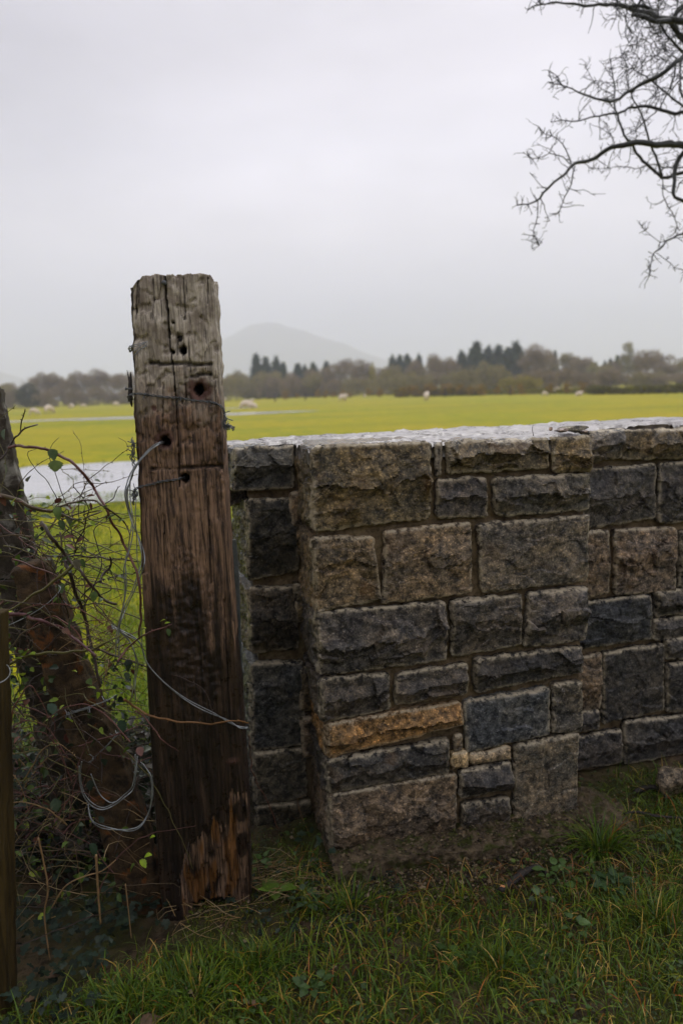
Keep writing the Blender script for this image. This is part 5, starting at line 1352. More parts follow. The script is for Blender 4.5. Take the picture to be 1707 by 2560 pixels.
# ================================================================== BARE TREE ON THE RIGHT
tree = thing('bare_tree', 'leafless dark tree reaching in from the upper right with spiky twigs', 'tree', (3.9, 4.9, 0))
TY = 4.7
BR_ = [
 ([(1321, 24), (1350, 8), (1405, 6), (1460, 15), (1509, 10), (1557, 16), (1620, 34), (1680, 52), (1760, 60), (1900, 90)], 1.6, 11, 0),
 ([(1573, 36), (1610, 44), (1654, 54), (1707, 52), (1790, 62), (1960, 120)], 5, 16, -.05),
 ([(1528, -10), (1560, 20), (1600, 10), (1640, 40), (1673, 58)], 3, 7, .1),
 ([(1575, 38), (1600, -5), (1640, -40)], 3, 4, 0), ([(1673, 58), (1707, 15), (1760, -40)], 6, 9, .05),
 ([(1673, 58), (1699, 87), (1730, 125), (1790, 200), (1880, 300)], 7, 14, .1),
 ([(1650, 60), (1668, 94), (1700, 120), (1740, 150)], 2, 5, 0),
 ([(1373, 202), (1418, 215), (1460, 236), (1496, 252), (1525, 254), (1567, 231), (1606, 210), (1654, 181), (1686, 158), (1707, 136), (1780, 90), (1880, 70)], 1.4, 9, -.15),
 ([(1371, 171), (1395, 191), (1405, 213)], 1, 1.6, -.15),
 ([(1373, 307), (1402, 301), (1457, 302), (1496, 289), (1541, 281), (1589, 267), (1638, 267), (1686, 284), (1720, 283), (1800, 300), (1920, 340)], 1.3, 8, .1),
 ([(1294, 517), (1318, 513), (1340, 504), (1370, 472), (1399, 443), (1428, 415), (1457, 406), (1502, 385), (1554, 362), (1622, 357), (1707, 367), (1800, 380), (1930, 420)], 2.0, 13, -.1),
 ([(1342, 504), (1340, 543), (1336, 588), (1347, 614)], 1.8, 1.0, -.12),
 ([(1436, 420), (1418, 469), (1408, 507), (1389, 533)], 2.2, 1.2, -.12),
 ([(1431, 412), (1412, 372), (1386, 346), (1357, 330), (1344, 314)], 2.0, 1.0, -.05),
 ([(1428, 412), (1402, 391), (1373, 385), (1331, 394), (1307, 383)], 1.8, .9, 0),
 ([(1530, 150), (1534, 246), (1544, 297), (1567, 349), (1599, 394), (1651, 443), (1700, 432), (1780, 415), (1920, 400)], 1.3, 8, .2),
 ([(1573, 226), (1602, 291), (1622, 349), (1641, 398), (1652, 440)], 2.0, 3.6, .15),
 ([(1470, 422), (1525, 420), (1573, 419), (1638, 414), (1686, 419), (1760, 410), (1850, 400)], .8, 3, .5),
 ([(1652, 443), (1657, 491), (1680, 530), (1696, 572)], 1.6, 1.4, .2),
 ([(1614, 709), (1627, 690), (1627, 650), (1638, 630), (1664, 604), (1690, 590), (1720, 575), (1800, 520), (1900, 450)], 1.2, 6, .0),
 ([(1641, 633), (1677, 663), (1707, 674), (1730, 680)], 1.2, .8, .0),
 ([(1597, 562), (1638, 598), (1664, 604)], .7, 1.3, .1),
 ([(1707, 500), (1683, 494), (1682, 452), (1693, 410), (1707, 381), (1770, 300), (1850, 240)], 5, 9, -.05),
 ([(1683, 162), (1677, 210), (1654, 252), (1615, 304), (1567, 336)], 2.8, 1.2, .1),
 ([(1576, 170), (1606, 184), (1654, 226), (1707, 268), (1780, 300)], 1.4, 4, .1),
 ([(1562, 133), (1565, 178), (1573, 226)], .9, 1.6, .2),
 ([(1463, 173), (1502, 220), (1534, 233)], .8, 1.5, .35), ([(1516, 303), (1528, 345), (1536, 366)], .7, 1.4, .4),
 ([(1630, 130), (1625, 180), (1640, 240), (1600, 300), (1590, 350)], 1.2, 1, .6), ([(1655, 110), (1640, 170), (1648, 230)], 1, 1, .6),
 ([(1460, 15), (1453, 0), (1440, -20)], 1.5, 1, 0), ([(1350, 8), (1340, -15)], 1.2, .8, 0),
 ([(1700, 160), (1700, 230), (1720, 270)], 2, 3, 0), ([(1760, 200), (1720, 190), (1690, 205), (1670, 235)], 4, 1.2, .2), ([(1750, 460), (1720, 440), (1700, 455), (1690, 480)], 3, 1.2, .1),
]
BC = (.022, .024, .023)
bt_tw = Batch()
def twig(p, d, L, r, depth=0):
    n = max(3, int(L / .025)); pts = [p]; q = p.copy(); dd = d.normalized()
    for i in range(n):
        dd = (dd + Vector((random.gauss(0, .22), random.gauss(0, .22), random.gauss(0.02, .22)))).normalized()
        q = q + dd * L / n; pts.append(q.copy())
        if depth < 2 and random.random() < (.42 if depth == 0 else .25):
            twig(q.copy(), dd + Vector((random.gauss(0, .7), random.gauss(0, .5), random.gauss(0, .7))), L * random.uniform(.25, .5), r * .75, depth + 1)
    V, T, Q = tube_np(pts, [r, r * .55], 4); bt_tw.add(V, T, Q, np.array(BC) * random.uniform(.8, 1.3))
for pts, w0, w1, dy in BR_:
    P3 = [at_y(x, y, TY + dy + .06 * math.sin(i * .9 + x * .01)) for i, (x, y) in enumerate(pts)]
    s = TY / F / 2
    P = smooth_path(P3, .03)
    P = [p + Vector((noise.noise(p * 9), 0, noise.noise(p * 9 + Vector((3, 3, 3))))) * .018 + Vector((noise.noise(p * 31), 0, noise.noise(p * 31 + Vector((7, 1, 3))))) * .007 for p in P]
    V, T, Q = tube_np(P, [w0 * s * 1.5, w1 * s * 1.7], 7, .12)
    mesh_np('branch', V, [T, Q], MAT['cane'], tree, True, np.tile(BC, (len(V), 1)))
    n = len(P)
    for i in range(1, n - 1):
        x_on = P[i].x / P[i].y < .52
        if not x_on: continue
        for _ in range(4):
            if random.random() < .42:
                t = (P[i + 1] - P[i - 1]).normalized(); sd = t.cross(Vector((0, 1, 0))).normalized() * random.choice((-1, 1))
                lp = random.random()
                L = random.uniform(.012, .045) if lp < .84 else random.uniform(.07, .17)
                twig(P[i].copy(), sd * random.uniform(.5, 1) + t * random.uniform(-.9, .4) * (1 if w0 < w1 else -1) + Vector((0, random.gauss(0, .3), .1)), L, .0024 if L < .07 else .0030)
    if w0 < 3:                                    # spiky clusters at the tips
        for _ in range(9):
            twig(P[random.randint(0, min(3, n - 1))].copy() if w0 < w1 else P[-1 - random.randint(0, min(3, n - 1))].copy(), Vector((random.gauss(-.3, .7), random.gauss(0, .4), random.gauss(0, .7))), random.uniform(.03, .08), .0024)
# dense brush of twigs in the top corner
for q in range(230):
    x, y = random.uniform(1530, 1720), random.uniform(-10, 170)
    if x < 1560 and y > 60: continue
    twig(at_y(x, y, TY + random.uniform(-.2, .3)), Vector((random.gauss(0, 1), random.gauss(0, .4), random.gauss(0, 1))), random.uniform(.05, .16), .0028)
o = bt_tw.build('fine_twigs', MAT['cane'], tree); o['kind'] = 'stuff'
tp = [Vector((3.9, 4.9, -.1)), Vector((3.8, 4.85, 1.2)), at_y(2010, 480, 4.8), at_y(1960, 200, 4.8), at_y(1900, -50, 4.8), at_y(1850, -300, 4.8)]
V, T, Q = tube_np(smooth_path(tp, .08), [.17, .14, .11, .09, .07, .03], 12, .08)
mesh_np('trunk', V, [T, Q], MAT['bark'], tree, True)

# ================================================================== SHEEP
import bmesh
def ell(bt, c, r, n=(10, 8), col=(1, 1, 1), bumpy=0.0, seed=0):
    V = []; nu, nv = n
    for j in range(nv + 1):
        th = math.pi * j / nv
        for i in range(nu):
            ph = 2 * math.pi * i / nu
            d = Vector((math.sin(th) * math.cos(ph), math.sin(th) * math.sin(ph), math.cos(th)))
            k_ = 1 + bumpy * noise.noise(d * 4 + Vector((seed, 0, 0)))
            V.append((c[0] + r[0] * d.x * k_, c[1] + r[1] * d.y * k_, c[2] + r[2] * d.z * k_))
    i = np.arange(nv)[:, None] * nu; j = np.arange(nu)[None, :]; j2 = (j + 1) % nu
    bt.add(V, None, np.stack([i + j, i + nu + j, i + nu + j2, i + j2], -1).reshape(-1, 4), col)
def sheep_meshes(graze, lying):
    """one continuous fleece body built with a skin, plus head and legs"""
    me = bpy.data.meshes.new('sheep_skin'); bm = bmesh.new()
    zb = .36 if lying else .62
    pts = [((-.42, 0, zb), .19), ((-.2, 0, zb + .02), .25), ((.08, 0, zb + .01), .25), ((.32, 0, zb + .01), .20)]
    nk = (.50, 0, zb - .06 if graze else zb + .14); hd = (.62, 0, .20 if graze else zb + .26); ms = (.70, 0, .08 if graze else zb + .20)
    vs = [bm.verts.new(p) for p, _ in pts]; rad = [r for _, r in pts]
    for a, b in zip(vs[:-1], vs[1:]): bm.edges.new((a, b))
    hv = [bm.verts.new(nk), bm.verts.new(hd), bm.verts.new(ms)]; rad += [.12, .075, .045]
    for a, b in zip([vs[-1]] + hv[:-1], hv): bm.edges.new((a, b))
    for x, root in ((-.36, vs[0]), (.28, vs[3])):
        for sy in (-1, 1):
            if lying: ps = [(x, sy * .14, .20), (x + .16, sy * .17, .07), (x + .02, sy * .16, .04)]
            else: ps = [(x, sy * .12, .42), (x + (-.04 if x < 0 else .01), sy * .12, .22), (x, sy * .12, .02)]
            prev = root
            for p, r in zip(ps, (.075, .036, .032)):
                v = bm.verts.new(p); bm.edges.new((prev, v)); rad.append(r); prev = v
    bm.to_mesh(me); bm.free()
    o = bpy.data.objects.new('tmp', me); COL.objects.link(o)
    o.modifiers.new('s', 'SKIN'); me.skin_vertices[0].data[0].use_root = True
    for k_, r in enumerate(rad): me.skin_vertices[0].data[k_].radius = (r, r)
    o.modifiers.new('u', 'SUBSURF').levels = 1
    dg = bpy.context.evaluated_depsgraph_get(); m2 = bpy.data.meshes.new_from_object(o.evaluated_get(dg))
    bpy.data.objects.remove(o)
    m2.name = 'sheep'; m2.polygons.foreach_set('use_smooth', [True] * len(m2.polygons))
    n = len(m2.vertices); co = np.zeros(n * 3); m2.vertices.foreach_get('co', co); co = co.reshape(-1, 3)
    for k_ in range(n):
        if co[k_, 2] > .3 or lying: co[k_] += np.array(noise.noise_vector(Vector(co[k_]) * 14)) * .015
    m2.vertices.foreach_set('co', co.ravel())
    a = m2.color_attributes.new('Col', 'FLOAT_COLOR', 'POINT'); cc = np.tile([.72, .62, .54, 1.0], (n, 1))
    cc[(co[:, 2] < .28) & (not lying)] = (.45, .38, .32, 1)
    a.data.foreach_set('color', cc.ravel().astype(np.float32))
    m2.materials.append(MAT['matt_leaf'])
    be = Batch(); c_ = Vector(hd)
    for sy in (-1, 1): ell(be, (hd[0] - .03, sy * .10, hd[2] + .03), (.03, .06, .02), (6, 4), (.6, .48, .42))
    fs = [np.concatenate(be.f4)]; 
    return m2, be
SM = {}
def sheep(x, y, label, rot, graze=True, lying=False, s=1.0):
    key = (graze, lying)
    if key not in SM: SM[key] = sheep_meshes(*key)
    me, be = SM[key]
    p = on_ground(x, y)
    t = bpy.data.objects.new('sheep', me); COL.objects.link(t); t.location = (p.x, p.y, -.02); t.rotation_euler.z = rot; t.scale = (s, s, s)
    tag(t, label, 'sheep', 'sheep grazing on the wet meadow')
    if isinstance(be, Batch):
        o = be.build('ear', MAT['matt_leaf']); SM[key] = (me, o.data); o.parent = t
    else:
        o = bpy.data.objects.new('ear', be); COL.objects.link(o); o.parent = t
    return t
for x, y, lb, r_, g, l, s in (
    (85, 1040, 'leftmost sheep, small and pale, just right of the leaning post', .2, True, False, .9), (124, 1036, 'larger sheep second from the left, right of the leftmost one', 1.2, True, False, 1.15),
    (180, 1022, 'third sheep from the left, near the dark treeline foot', 2.6, True, False, .9), (209, 1020, 'faint fourth sheep from the left, close to the treeline', .5, True, False, .8),
    (290, 1017, 'sheep just left of the timber post near the far trees', 0, True, False, .9), (563, 1003, 'tiny sheep just right of the timber post near the shrubs', 1.5, True, False, .8),
    (613, 1021, 'larger of the two sheep lying together beyond the thin flood strip', .3, False, True, 1.25), (633, 1021, 'smaller sheep lying at the right of its companion by the flood strip', 2.9, False, True, .9),
    (855, 1005, 'pale sheep standing alone below the orange gorse bush', .8, True, False, 1.0), (862, 995, 'sheep right behind the one below the orange gorse bush', .1, True, False, .8),
    (911, 985, 'sheep by the far gorse, left of a pair', .5, True, False, .8), (911, 994, 'small sheep in front of the far gorse, left of the hedge', 1.9, True, False, .6), (929, 984, 'right one of the sheep beside the far gorse', 2.6, True, False, .7),
    (968, 988, 'sheep at the left end of the long gorse hedge', 3.0, True, False, 1.0), (1066, 1003, 'biggest standing sheep, in the meadow in front of the long gorse hedge', 1.25, False, False, 1.0), (1130, 988, 'sheep at the right end of the long gorse hedge', .2, True, False, .8),
    (1360, 991, 'sheep standing left of the two at the right hand hedge', .3, True, False, .6), (1393, 984, 'sheep in the middle of three before the right hand hedge', 2.8, True, False, .8), (1409, 983, 'rightmost of three sheep before the right hand hedge', 1.4, True, False, .6),
    (1445, 990, 'faint sheep lying at the foot of the right hand hedge', .2, False, True, .7)):
    sheep(x, y, lb, r_, g, l, s)

# ================================================================== FAR TREES
def cloud(fn, n, ln, wd, cols, up=.6, seed=0, shape='sliver'):
    r = np.random.default_rng(seed)
    P = fn(r, n); n = len(P)
    d = r.normal(0, 1, (n, 3)); d[:, 2] += up * 1.5; d /= np.linalg.norm(d, axis=1)[:, None]
    s = r.normal(0, 1, (n, 3)); s = np.cross(d, s); s /= np.linalg.norm(s, axis=1)[:, None]
    L = ln * r.uniform(.5, 1.4, (n, 1)); W = wd * r.uniform(.5, 1.4, (n, 1))
    V = np.stack([P - s * W, P + s * W, P + d * L + s * W * .3, P + d * L - s * W * .3], 1).reshape(-1, 3)
    Fq = np.arange(n * 4).reshape(-1, 4)
    cols = np.array(cols); c = cols[r.integers(0, len(cols), n)] * r.uniform(.7, 1.25, (n, 1))
    return V, Fq, np.repeat(c, 4, 0)
def lobes(k, rx, rz, z0, seed, flat=1.0):
    rr = random.Random(seed)
    L = [(rr.gauss(0, rx * .42), rr.gauss(0, rx * .42), z0 + rr.uniform(-.5, .62) * rz, rr.uniform(.35, .6) * rx) for _ in range(k)]
    def fn(r, n):
        w = np.array([l[3] ** 2 for l in L]); i = r.choice(len(L), n, p=w / w.sum()); A = np.array(L)[i]
        d = r.normal(0, 1, (n, 3)); d /= np.linalg.norm(d, axis=1)[:, None]
        q = A[:, :3] + d * (A[:, 3] * r.uniform(.35, 1, n) ** .5)[:, None] * np.array([1, 1, .95]); q[:, 2] = np.maximum(q[:, 2], .1)
        return q
    return fn
def cone_fn(R0, H, seed):
    def fn(r, n):
        t = r.uniform(0, 1, n) ** .72; t = 1 - t
        tier = .78 + .22 * np.abs(np.sin(t * 34)); a = r.uniform(0, 2 * math.pi, n)
        arm = 1 + .22 * np.sin(a * 3 + seed + t * 9) + .15 * np.sin(a * 7 + t * 31)
        rad = R0 * (1 - t) ** .85 * tier * arm * r.uniform(.45, 1, n) + .05
        return np.stack([rad * np.cos(a), rad * np.sin(a), .08 * H + .92 * H * t - .25 * rad], -1)
    return fn
CB = [(.23, .175, .115), (.28, .21, .14), (.18, .16, .09), (.24, .18, .145)]
CO = [(.25, .225, .09), (.20, .18, .08), (.28, .22, .12)]
CG = [(.035, .070, .042), (.055, .095, .055), (.025, .052, .036)]
CY_ = [(.30, .27, .045), (.24, .22, .04), (.34, .26, .06)]
CGO = [(.27, .16, .04), (.13, .12, .035), (.40, .23, .04)]
CHL = [(.13, .12, .04), (.19, .16, .045), (.09, .09, .035)]
CBI = [(.28, .27, .13), (.34, .30, .17), (.22, .21, .11)]
CEV = [(.028, .040, .024), (.045, .055, .032)]
KINDS = {}
def add_kind(name, H, fn, n, ln, wd, cols, up, trunk_r, variants=3, fine=None):
    out = []
    for v_ in range(variants):
        V, Fq, C = cloud(fn(v_), n, ln, wd, cols, up, 100 + v_)
        b = Batch(); b.add(V, None, Fq, C)
        if fine:
            V, Fq, C = cloud(lobes(7, fine, H * .4, H * .60, 55 + v_), 420, H * .14, .035, cols, 1.6, 7 + v_); b.add(V, None, Fq, C)
        o = b.build('crown', MAT['far']); crown = o.data; bpy.data.objects.remove(o)
        Vt, Tt, Qt = tube_np([Vector((0, 0, -.1)), Vector((.05, 0, H * .3)), Vector((-.03, .03, H * .85))], [trunk_r, trunk_r * .6, trunk_r * .15], 7, .1)
        b = Batch(); b.add(Vt, Tt, Qt, (.05, .04, .032))
        for q in range(5):
            a = q * 1.3 + v_; z = H * (.3 + .09 * q)
            b.add(*tube_np([Vector((0, 0, z)), Vector((math.cos(a) * H * .12, math.sin(a) * H * .12, z + H * .10)), Vector((math.cos(a) * H * .18, math.sin(a) * H * .18, z + H * .22))], [trunk_r * .4, trunk_r * .1], 5), (.06, .048, .038))
        o = b.build('trunk', MAT['far']); tr = o.data; bpy.data.objects.remove(o)
        out.append((crown, tr))
    KINDS[name] = (H, out)
add_kind('bare', 9, lambda v: lobes(11, 3.2, 5.2, 5.2, v + 1), 2600, .8, .045, CB, .9, .16, 4, 3.0)
add_kind('olive', 9, lambda v: lobes(10, 3.0, 5.0, 5.0, v + 21), 2400, .7, .06, CO, .8, .15, 3, 2.8)
add_kind('conifer', 11, lambda v: cone_fn(3.4, 11, v), 3200, .8, .12, CG, -.3, .16, 3)
add_kind('evergreen', 7, lambda v: lobes(12, 3.4, 4.0, 3.6, v + 41), 2600, .5, .10, CEV, .2, .2, 1)
add_kind('birch', 10, lambda v: lobes(14, 1.9, 8.0, 5.6, v + 61), 1900, .7, .05, CBI, .8, .1, 2, 1.8)
add_kind('shrub', 4.2, lambda v: lobes(9, 2.4, 2.6, 1.9, v + 71), 2000, .5, .05, CB, .9, .08, 4, 2.0)
add_kind('olive_shrub', 4.2, lambda v: lobes(9, 2.4, 2.6, 1.9, v + 81), 2000, .5, .05, CO, .9, .08, 3, 2.0)
add_kind('willow', 3.6, lambda v: lobes(9, 2.6, 2.0, 1.6, v + 91), 2000, .5, .06, CY_, .9, .07, 2)
add_kind('gorse', 1.4, lambda v: lobes(7, .85, .9, .65, v + 31), 900, .16, .03, CGO, .5, .04, 3)
ORD = ['first', 'second', 'third', 'fourth', 'fifth', 'sixth', 'seventh', 'eighth', 'ninth', 'tenth', 'eleventh', 'twelfth', 'thirteenth', 'fourteenth', 'fifteenth', 'sixteenth', 'seventeenth', 'eighteenth', 'nineteenth', 'twentieth']
NAMEL = {'bare': ('bare_tree', 'bare brown tree', 'tree'), 'olive': ('budding_tree', 'olive brown budding tree', 'tree'), 'conifer': ('conifer_tree', 'dark green conifer', 'tree'), 'evergreen': ('evergreen_tree', 'round dark evergreen', 'tree'),
         'birch': ('birch_tree', 'slim pale green tree', 'tree'), 'shrub': ('brown_shrub', 'brown leafless shrub', 'shrub'), 'olive_shrub': ('olive_shrub', 'olive green shrub', 'shrub'), 'willow': ('willow_shrub', 'yellow green willow shrub', 'shrub'), 'gorse': ('gorse_bush', 'orange flecked gorse bush', 'bush')}
placed = []
def far_tree(kind, x, ytop, D, wpx_, zone):
    placed.append((kind, x, ytop, D, wpx_, zone))
r5 = random.Random(77)
# left of the timber post
for x, yt, w in ((8, 962, 50), (28, 955, 46), (98, 936, 50), (128, 938, 48), (158, 946, 50), (186, 940, 44), (212, 932, 50), (240, 928, 50), (270, 936, 50), (300, 932, 50), (335, 934, 50), (372, 936, 50), (420, 936, 60), (470, 936, 60)):
    far_tree('bare' if r5.random() < .75 else 'olive', x, yt, 148 + r5.uniform(-6, 10), w * 1.2, 'left of the timber post')
far_tree('evergreen', 64, 955, 135, 66, 'left of the timber post'); far_tree('evergreen', 92, 968, 137, 46, 'left of the timber post')
for x in range(-20, 520, 26): far_tree('shrub', x + r5.uniform(-6, 6), 978 + r5.uniform(-6, 6), 138 + r5.uniform(-4, 6), 52, 'left of the timber post')
# middle
Z2 = 'just right of the timber post'
for x, yt, w in ((645, 884, 36), (668, 891, 32), (694, 891, 34), (711, 905, 26), (747, 908, 32), (764, 912, 26), (785, 906, 32), (818, 902, 30)): far_tree('conifer', x, yt, 162 + r5.uniform(-8, 8), w, Z2)
for x, yt, w in ((566, 945, 46), (590, 925, 34), (612, 938, 44), (680, 930, 56), (729, 935, 50), (800, 918, 60), (850, 903, 70), (893, 905, 60), (925, 925, 46), (960, 915, 50)): far_tree(r5.choice(['bare', 'bare', 'olive']), x, yt, 150 + r5.uniform(-8, 8), w * 1.15, Z2)
for x in range(545, 960, 24): far_tree(r5.choice(['shrub', 'shrub', 'olive_shrub']), x + r5.uniform(-6, 6), 944 + r5.uniform(-8, 10), 132 + r5.uniform(-6, 6), 60, Z2)
# centre
Z3 = 'in the middle above the pier'
for x, yt, w in ((982, 888, 30), (1000, 887, 32), (1019, 884, 34), (1048, 885, 26)): far_tree('conifer', x, yt, 160 + r5.uniform(-6, 6), w, Z3)
for x, yt, w in ((975, 912, 50), (1030, 905, 50), (1085, 892, 56), (1112, 890, 60), (1130, 905, 50)): far_tree(r5.choice(['bare', 'olive']), x, yt, 150 + r5.uniform(-8, 8), w * 1.15, Z3)
for x in range(950, 1150, 23): far_tree(r5.choice(['shrub', 'olive_shrub', 'olive_shrub']), x + r5.uniform(-6, 6), 938 + r5.uniform(-8, 8), 122 + r5.uniform(-5, 5), 60, Z3)
far_tree('willow', 926, 915, 130, 30, Z3)
# right
Z4 = 'in the clump right of the middle'
for x, yt, w in ((1154, 876, 36), (1178, 872, 30), (1191, 853, 40), (1220, 864, 38), (1245, 862, 42), (1268, 868, 36), (1288, 855, 52)): far_tree('conifer', x, yt, 148 + r5.uniform(-5, 5), w * 1.1, Z4)
for x, yt, w in ((1175, 918, 60), (1205, 912, 66), (1150, 928, 60), (1245, 918, 60)): far_tree('olive_shrub', x, yt, 118 + r5.uniform(-4, 4), w, Z4)
for x, yt, w in ((1266, 945, 46), (1302, 942, 52), (1334, 945, 48)): far_tree('willow', x, yt, 98, w, Z4)
Z5 = 'near the right edge'
for x, yt, w in ((1325, 880, 56), (1346, 868, 60), (1372, 885, 50), (1412, 888, 60), (1446, 890, 54), (1470, 902, 46), (1500, 915, 46), (1530, 908, 50), (1590, 895, 54), (1612, 872, 60), (1640, 888, 54), (1668, 908, 50), (1698, 900, 50), (1730, 890, 60), (1770, 885, 60)):
    far_tree('bare' if r5.random() < .8 else 'olive', x, yt, 142 + r5.uniform(-8, 8), w * 1.2, Z5)
for x, yt, w in ((1386, 876, 18), (1487, 905, 20), (1510, 902, 18), (1524, 896, 20), (1541, 888, 22)): far_tree('conifer', x, yt, 150, w, Z5)
far_tree('birch', 1566, 868, 138, 42, Z5); far_tree('birch', 1478, 905, 130, 30, Z5)
for x in range(1310, 1800, 25): far_tree('shrub' if r5.random() < .7 else 'olive_shrub', x + r5.uniform(-6, 6), 932 + r5.uniform(-8, 8), 112 + r5.uniform(-5, 5), 64, Z5)
# gorse
Z6 = 'in front of the treeline'
for x, yt, D, w in ((712, 978, 118, 26), (745, 983, 118, 16), (795, 974, 120, 24), (812, 978, 118, 20), (830, 980, 115, 22), (858, 975, 112, 26), (872, 980, 112, 22), (922, 972, 112, 22), (948, 970, 104, 24), (1000, 970, 96, 30), (1018, 966, 95, 32), (1040, 964, 95, 34), (1062, 962, 94, 34), (1084, 960, 94, 34), (1106, 960, 93, 34), (1128, 960, 92, 34), (1152, 962, 90, 34), (1178, 964, 88, 34), (1202, 962, 86, 34), (1238, 966, 84, 24), (1278, 966, 82, 24), (1304, 960, 80, 26), (1370, 960, 78, 22), (1418, 953, 76, 26), (1456, 956, 74, 30)):
    far_tree('gorse', x, yt, D, w, Z6)
by = {}
for q in sorted(placed, key=lambda q: q[1]): by.setdefault((q[0], q[5]), []).append(q)
from bisect import bisect
for (kind, zone), L in by.items():
    nm, lb, cat = NAMEL[kind]; H, vs = KINDS[kind]
    for k_, (_, x, yt, D, w, _) in enumerate(L):
        X = (ray(x, horizon(x)).x / ray(x, horizon(x)).y) * D
        top = at_y(x, yt, D).z
        crown, tr = vs[(k_ * 7 + len(L)) % len(vs)]
        sc = top / H; sw = (w * 1.75 if kind == 'conifer' else w * 1.1) * D / F / 2 / ({'bare': 3.9, 'olive': 3.6, 'conifer': 3.0, 'evergreen': 4.2, 'birch': 2.4, 'shrub': 2.9, 'olive_shrub': 2.9, 'willow': 3.1, 'gorse': 1.05}[kind])
        t = thing(nm, '', cat, (X, D, -.02), {'tree': 'trees along the far edge of the meadow', 'shrub': 'shrubs along the far edge of the meadow', 'bush': 'gorse bushes along the far side of the meadow'}[cat])
        pos = 'only one' if len(L) == 1 else ORD[k_] + ' from the left' if k_ < 20 else ORD[len(L) - 1 - k_] + ' from the right'
        t['label'] = f'{lb} {zone}, {pos}' if len(L) > 1 else f'{lb} {zone}'
        t.scale = (sw * 1.0, sw * 1.0, sc); t.rotation_euler.z = k_ * 2.1 + x
        for n_, m_ in (('crown', crown), ('trunk', tr)):
            o = bpy.data.objects.new(n_, m_); COL.objects.link(o); o.parent = t
# the low bank hedge on the right
def hedge_row(name, label, pts, h, w, cols, n, ln=.18, wd=.05):
    r = np.random.default_rng(5); P = np.array([tuple(p) for p in pts]); seg = np.linalg.norm(np.diff(P, axis=0), axis=1); cum = np.concatenate([[0], np.cumsum(seg)])
    s = r.uniform(0, cum[-1], n); Q = np.stack([np.interp(s, cum, P[:, i]) for i in range(3)], -1)
    hh = h * (.8 + .3 * np.array([noise.noise(Vector((a * .35, 0, 0))) for a in s])); 
    Q[:, 1] += r.normal(0, w / 2.5, n); Q[:, 2] += hh * r.uniform(0, 1, n) ** .8
    b = Batch(); d = r.normal(0, 1, (n, 3)); d[:, 2] += .8; d /= np.linalg.norm(d, axis=1)[:, None]; sd = np.cross(d, r.normal(0, 1, (n, 3))); sd /= np.linalg.norm(sd, axis=1)[:, None]
    V = np.stack([Q - sd * wd, Q + sd * wd, Q + d * ln + sd * wd * .4, Q + d * ln - sd * wd * .4], 1).reshape(-1, 3)
    c = np.array(cols)[r.integers(0, len(cols), n)] * r.uniform(.7, 1.2, (n, 1))
    b.add(V, None, np.arange(n * 4).reshape(-1, 4), np.repeat(c, 4, 0))
    return tag(b.build(name, MAT['far']), label, 'hedge')
g = lambda x, D: Vector(((ray(x, horizon(x)).x / ray(x, horizon(x)).y) * D, D, 0))
hedge_row('low_hedge', 'long low hedge on a bank below the trees at the right', [g(1470, 70), g(1560, 66), g(1700, 62), g(1860, 58)], .75, 1.4, CHL + [(.16, .17, .03)], 9000)
hedge_row('bramble_hedge', 'long dark bushy hedge with orange gorse flowers in the middle distance', [g(985, 97), g(1080, 95), g(1210, 88)], 1.1, 2.0, [(.09, .09, .03), (.15, .12, .035), (.30, .19, .035)], 9000)
hedge_row('rush_band', 'band of yellowish rough growth below the conifer clump', [g(1215, 90), g(1330, 84), g(1470, 76)], .55, 2.5, [(.20, .20, .03), (.14, .14, .03), (.24, .19, .04)], 6000)
# the wood goes on beyond both edges of the picture as one mass
for pts_ in ([g(-900, 150), g(-40, 150)], [g(1830, 140), g(3600, 120)]):
    L_ = (pts_[1] - pts_[0]).length
    o = hedge_row('far_wood', 'bare brown wood that closes off the meadow', pts_, 6.2, 6, CB + CO, int(L_ * 130), .8, .07); o['kind'] = 'stuff'
# fence stakes standing in the meadow
for k_, (x, D, h) in enumerate(((686, 96, 1.2), (762, 100, 1.1), (1112, 88, 1.1), (1274, 80, 1.1))):
    p = g(x, D); V, T, Q = tube_np([p + Vector((0, 0, -.1)), p + Vector((.02, 0, h * .5)), p + Vector((0, 0, h))], .07, 6, .1)
    tag(mesh_np('fence_stake', V, [T, Q], MAT['bark']), 'thin far fence stake in the meadow, ' + ('first' , 'second', 'third', 'last')[k_] + ' from the left of four', 'stake', 'far fence stakes')

# unseen hedge added behind the viewer to shut low light off the wall front
r = np.random.default_rng(9); b = Batch()
n = 26000
hx = r.uniform(-9, 9, n); hy = -3.1 + r.normal(0, .42, n); hz_ = r.uniform(-.05, 1, n) ** .9 * (2.7 + .35 * np.sin(hx * 1.3) + .2 * np.sin(hx * 3.1)); hz_ = np.nan_to_num(hz_)
Q = np.stack([hx, hy, hz_], -1); d = r.normal(0, 1, (n, 3)); d /= np.linalg.norm(d, axis=1)[:, None]; sd = np.cross(d, r.normal(0, 1, (n, 3))); sd /= np.linalg.norm(sd, axis=1)[:, None]
V = np.stack([Q - sd * .05, Q + sd * .05, Q + d * .16 + sd * .02, Q + d * .16 - sd * .02], 1).reshape(-1, 3)
b.add(V, None, np.arange(n * 4).reshape(-1, 4), np.repeat(np.array([(.05, .07, .025), (.08, .065, .03), (.035, .05, .02)])[r.integers(0, 3, n)], 4, 0))
tag(b.build('added_shade_hedge', MAT['far']), 'added unseen hedge behind the viewer that blocks low light from the wall', 'hedge')

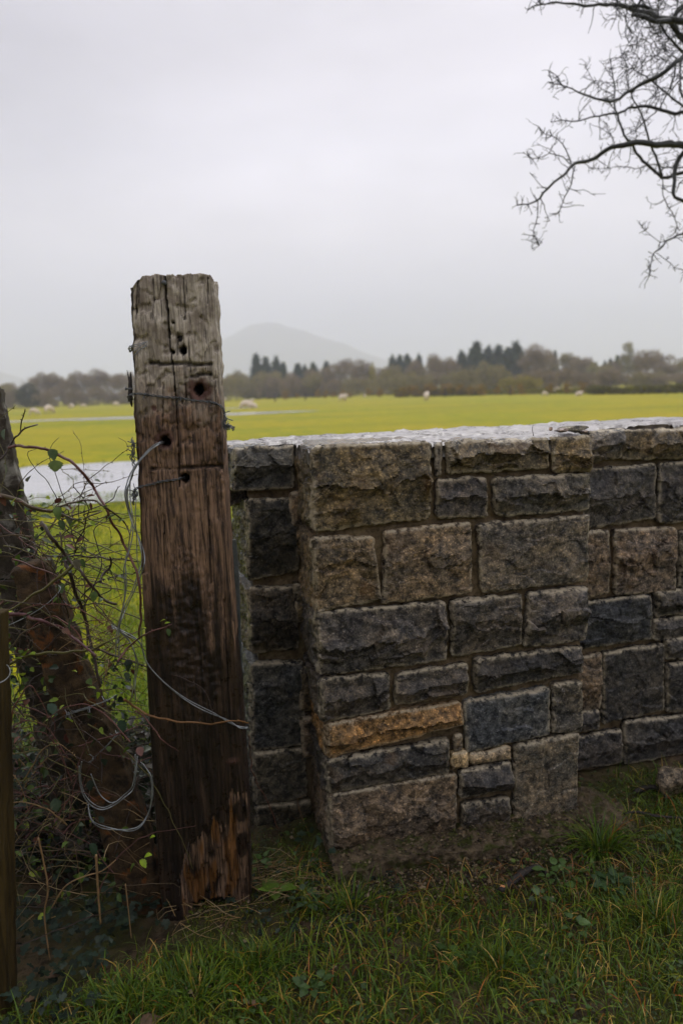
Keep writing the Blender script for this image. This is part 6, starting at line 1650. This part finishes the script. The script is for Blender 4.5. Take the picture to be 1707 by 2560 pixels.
# ================================================================== MOUNTAIN AND HAZE
def mountain(name, prof, D, depth, base=-5):
    P = [at_y(x, y, D) for x, y in prof]
    xs_ = np.array([p.x for p in P]); zs_ = np.array([p.z for p in P])
    X = np.linspace(xs_[0], xs_[-1], 160); Z = np.interp(X, xs_, zs_)
    k_ = np.ones(5) / 5; Z = np.convolve(np.pad(Z, 2, 'edge'), k_, 'valid') + np.array([16 * fr(x * .006, 2, 2, 5) for x in X]) * np.clip((Z - Z.min()) / 80, 0, 1)
    V = []
    rows = 26
    for j in range(rows + 1):
        t = j / rows * 2 - 1
        s = (math.cos(t * math.pi) + 1) / 2
        for x, z in zip(X, Z):
            n_ = fr(x * .004, t * 3, 1, 4)
            V.append((x * (1 + t * .0), D + t * depth, base + (z - base) * s * (1 + .10 * n_ * (1 - s) ) + 6 * n_ * s * (1 - s)))
    m = MAT.get('hill') or mat_rough('hillside', (.13, .10, .075), (.045, .05, .04), .012, (.8, .9), .5, .02); MAT['hill'] = m
    o = mesh_np(name, V, [grid_faces(rows + 1, len(X))], m); o['kind'] = 'structure'
mountain('mountain', [(380, 975), (440, 930), (500, 880), (556, 852), (600, 830), (635, 816), (665, 809), (700, 810), (740, 819), (790, 833), (830, 850), (870, 868), (915, 884), (960, 898), (1010, 912), (1070, 926), (1150, 945)], 2400, 500)
mountain('distant_ridge', [(-900, 940), (-500, 900), (-200, 915), (-60, 922), (0, 930), (30, 942), (80, 960), (160, 985)], 2100, 400)
mountain('distant_ridge', [(1250, 945), (1400, 925), (1600, 908), (1800, 890), (2200, 880), (2800, 900), (3300, 930)], 3000, 500)

hz = NT('haze_air'); hz.n.remove(hz.b)
pv = hz.node('VolumePrincipled'); pv.inputs['Density'].default_value = .00098; pv.inputs['Color'].default_value = (.84, .87, 1, 1); pv.inputs['Anisotropy'].default_value = .0
hz.l.new(pv.outputs[0], hz.o.inputs['Volume'])
x_, y0_, y1_, z0_, z1_ = 3300, -60, 4300, -7, 300
V = [(-x_, y0_, z0_), (x_, y0_, z0_), (x_, y1_, z0_), (-x_, y1_, z0_), (-x_, y0_, z1_), (x_, y0_, z1_), (x_, y1_, z1_), (-x_, y1_, z1_)]
o = mesh_np('haze', V, [np.array([[0, 3, 2, 1], [4, 5, 6, 7], [0, 1, 5, 4], [1, 2, 6, 5], [2, 3, 7, 6], [3, 0, 4, 7]])], hz.m, None, False)
o['kind'] = 'stuff'
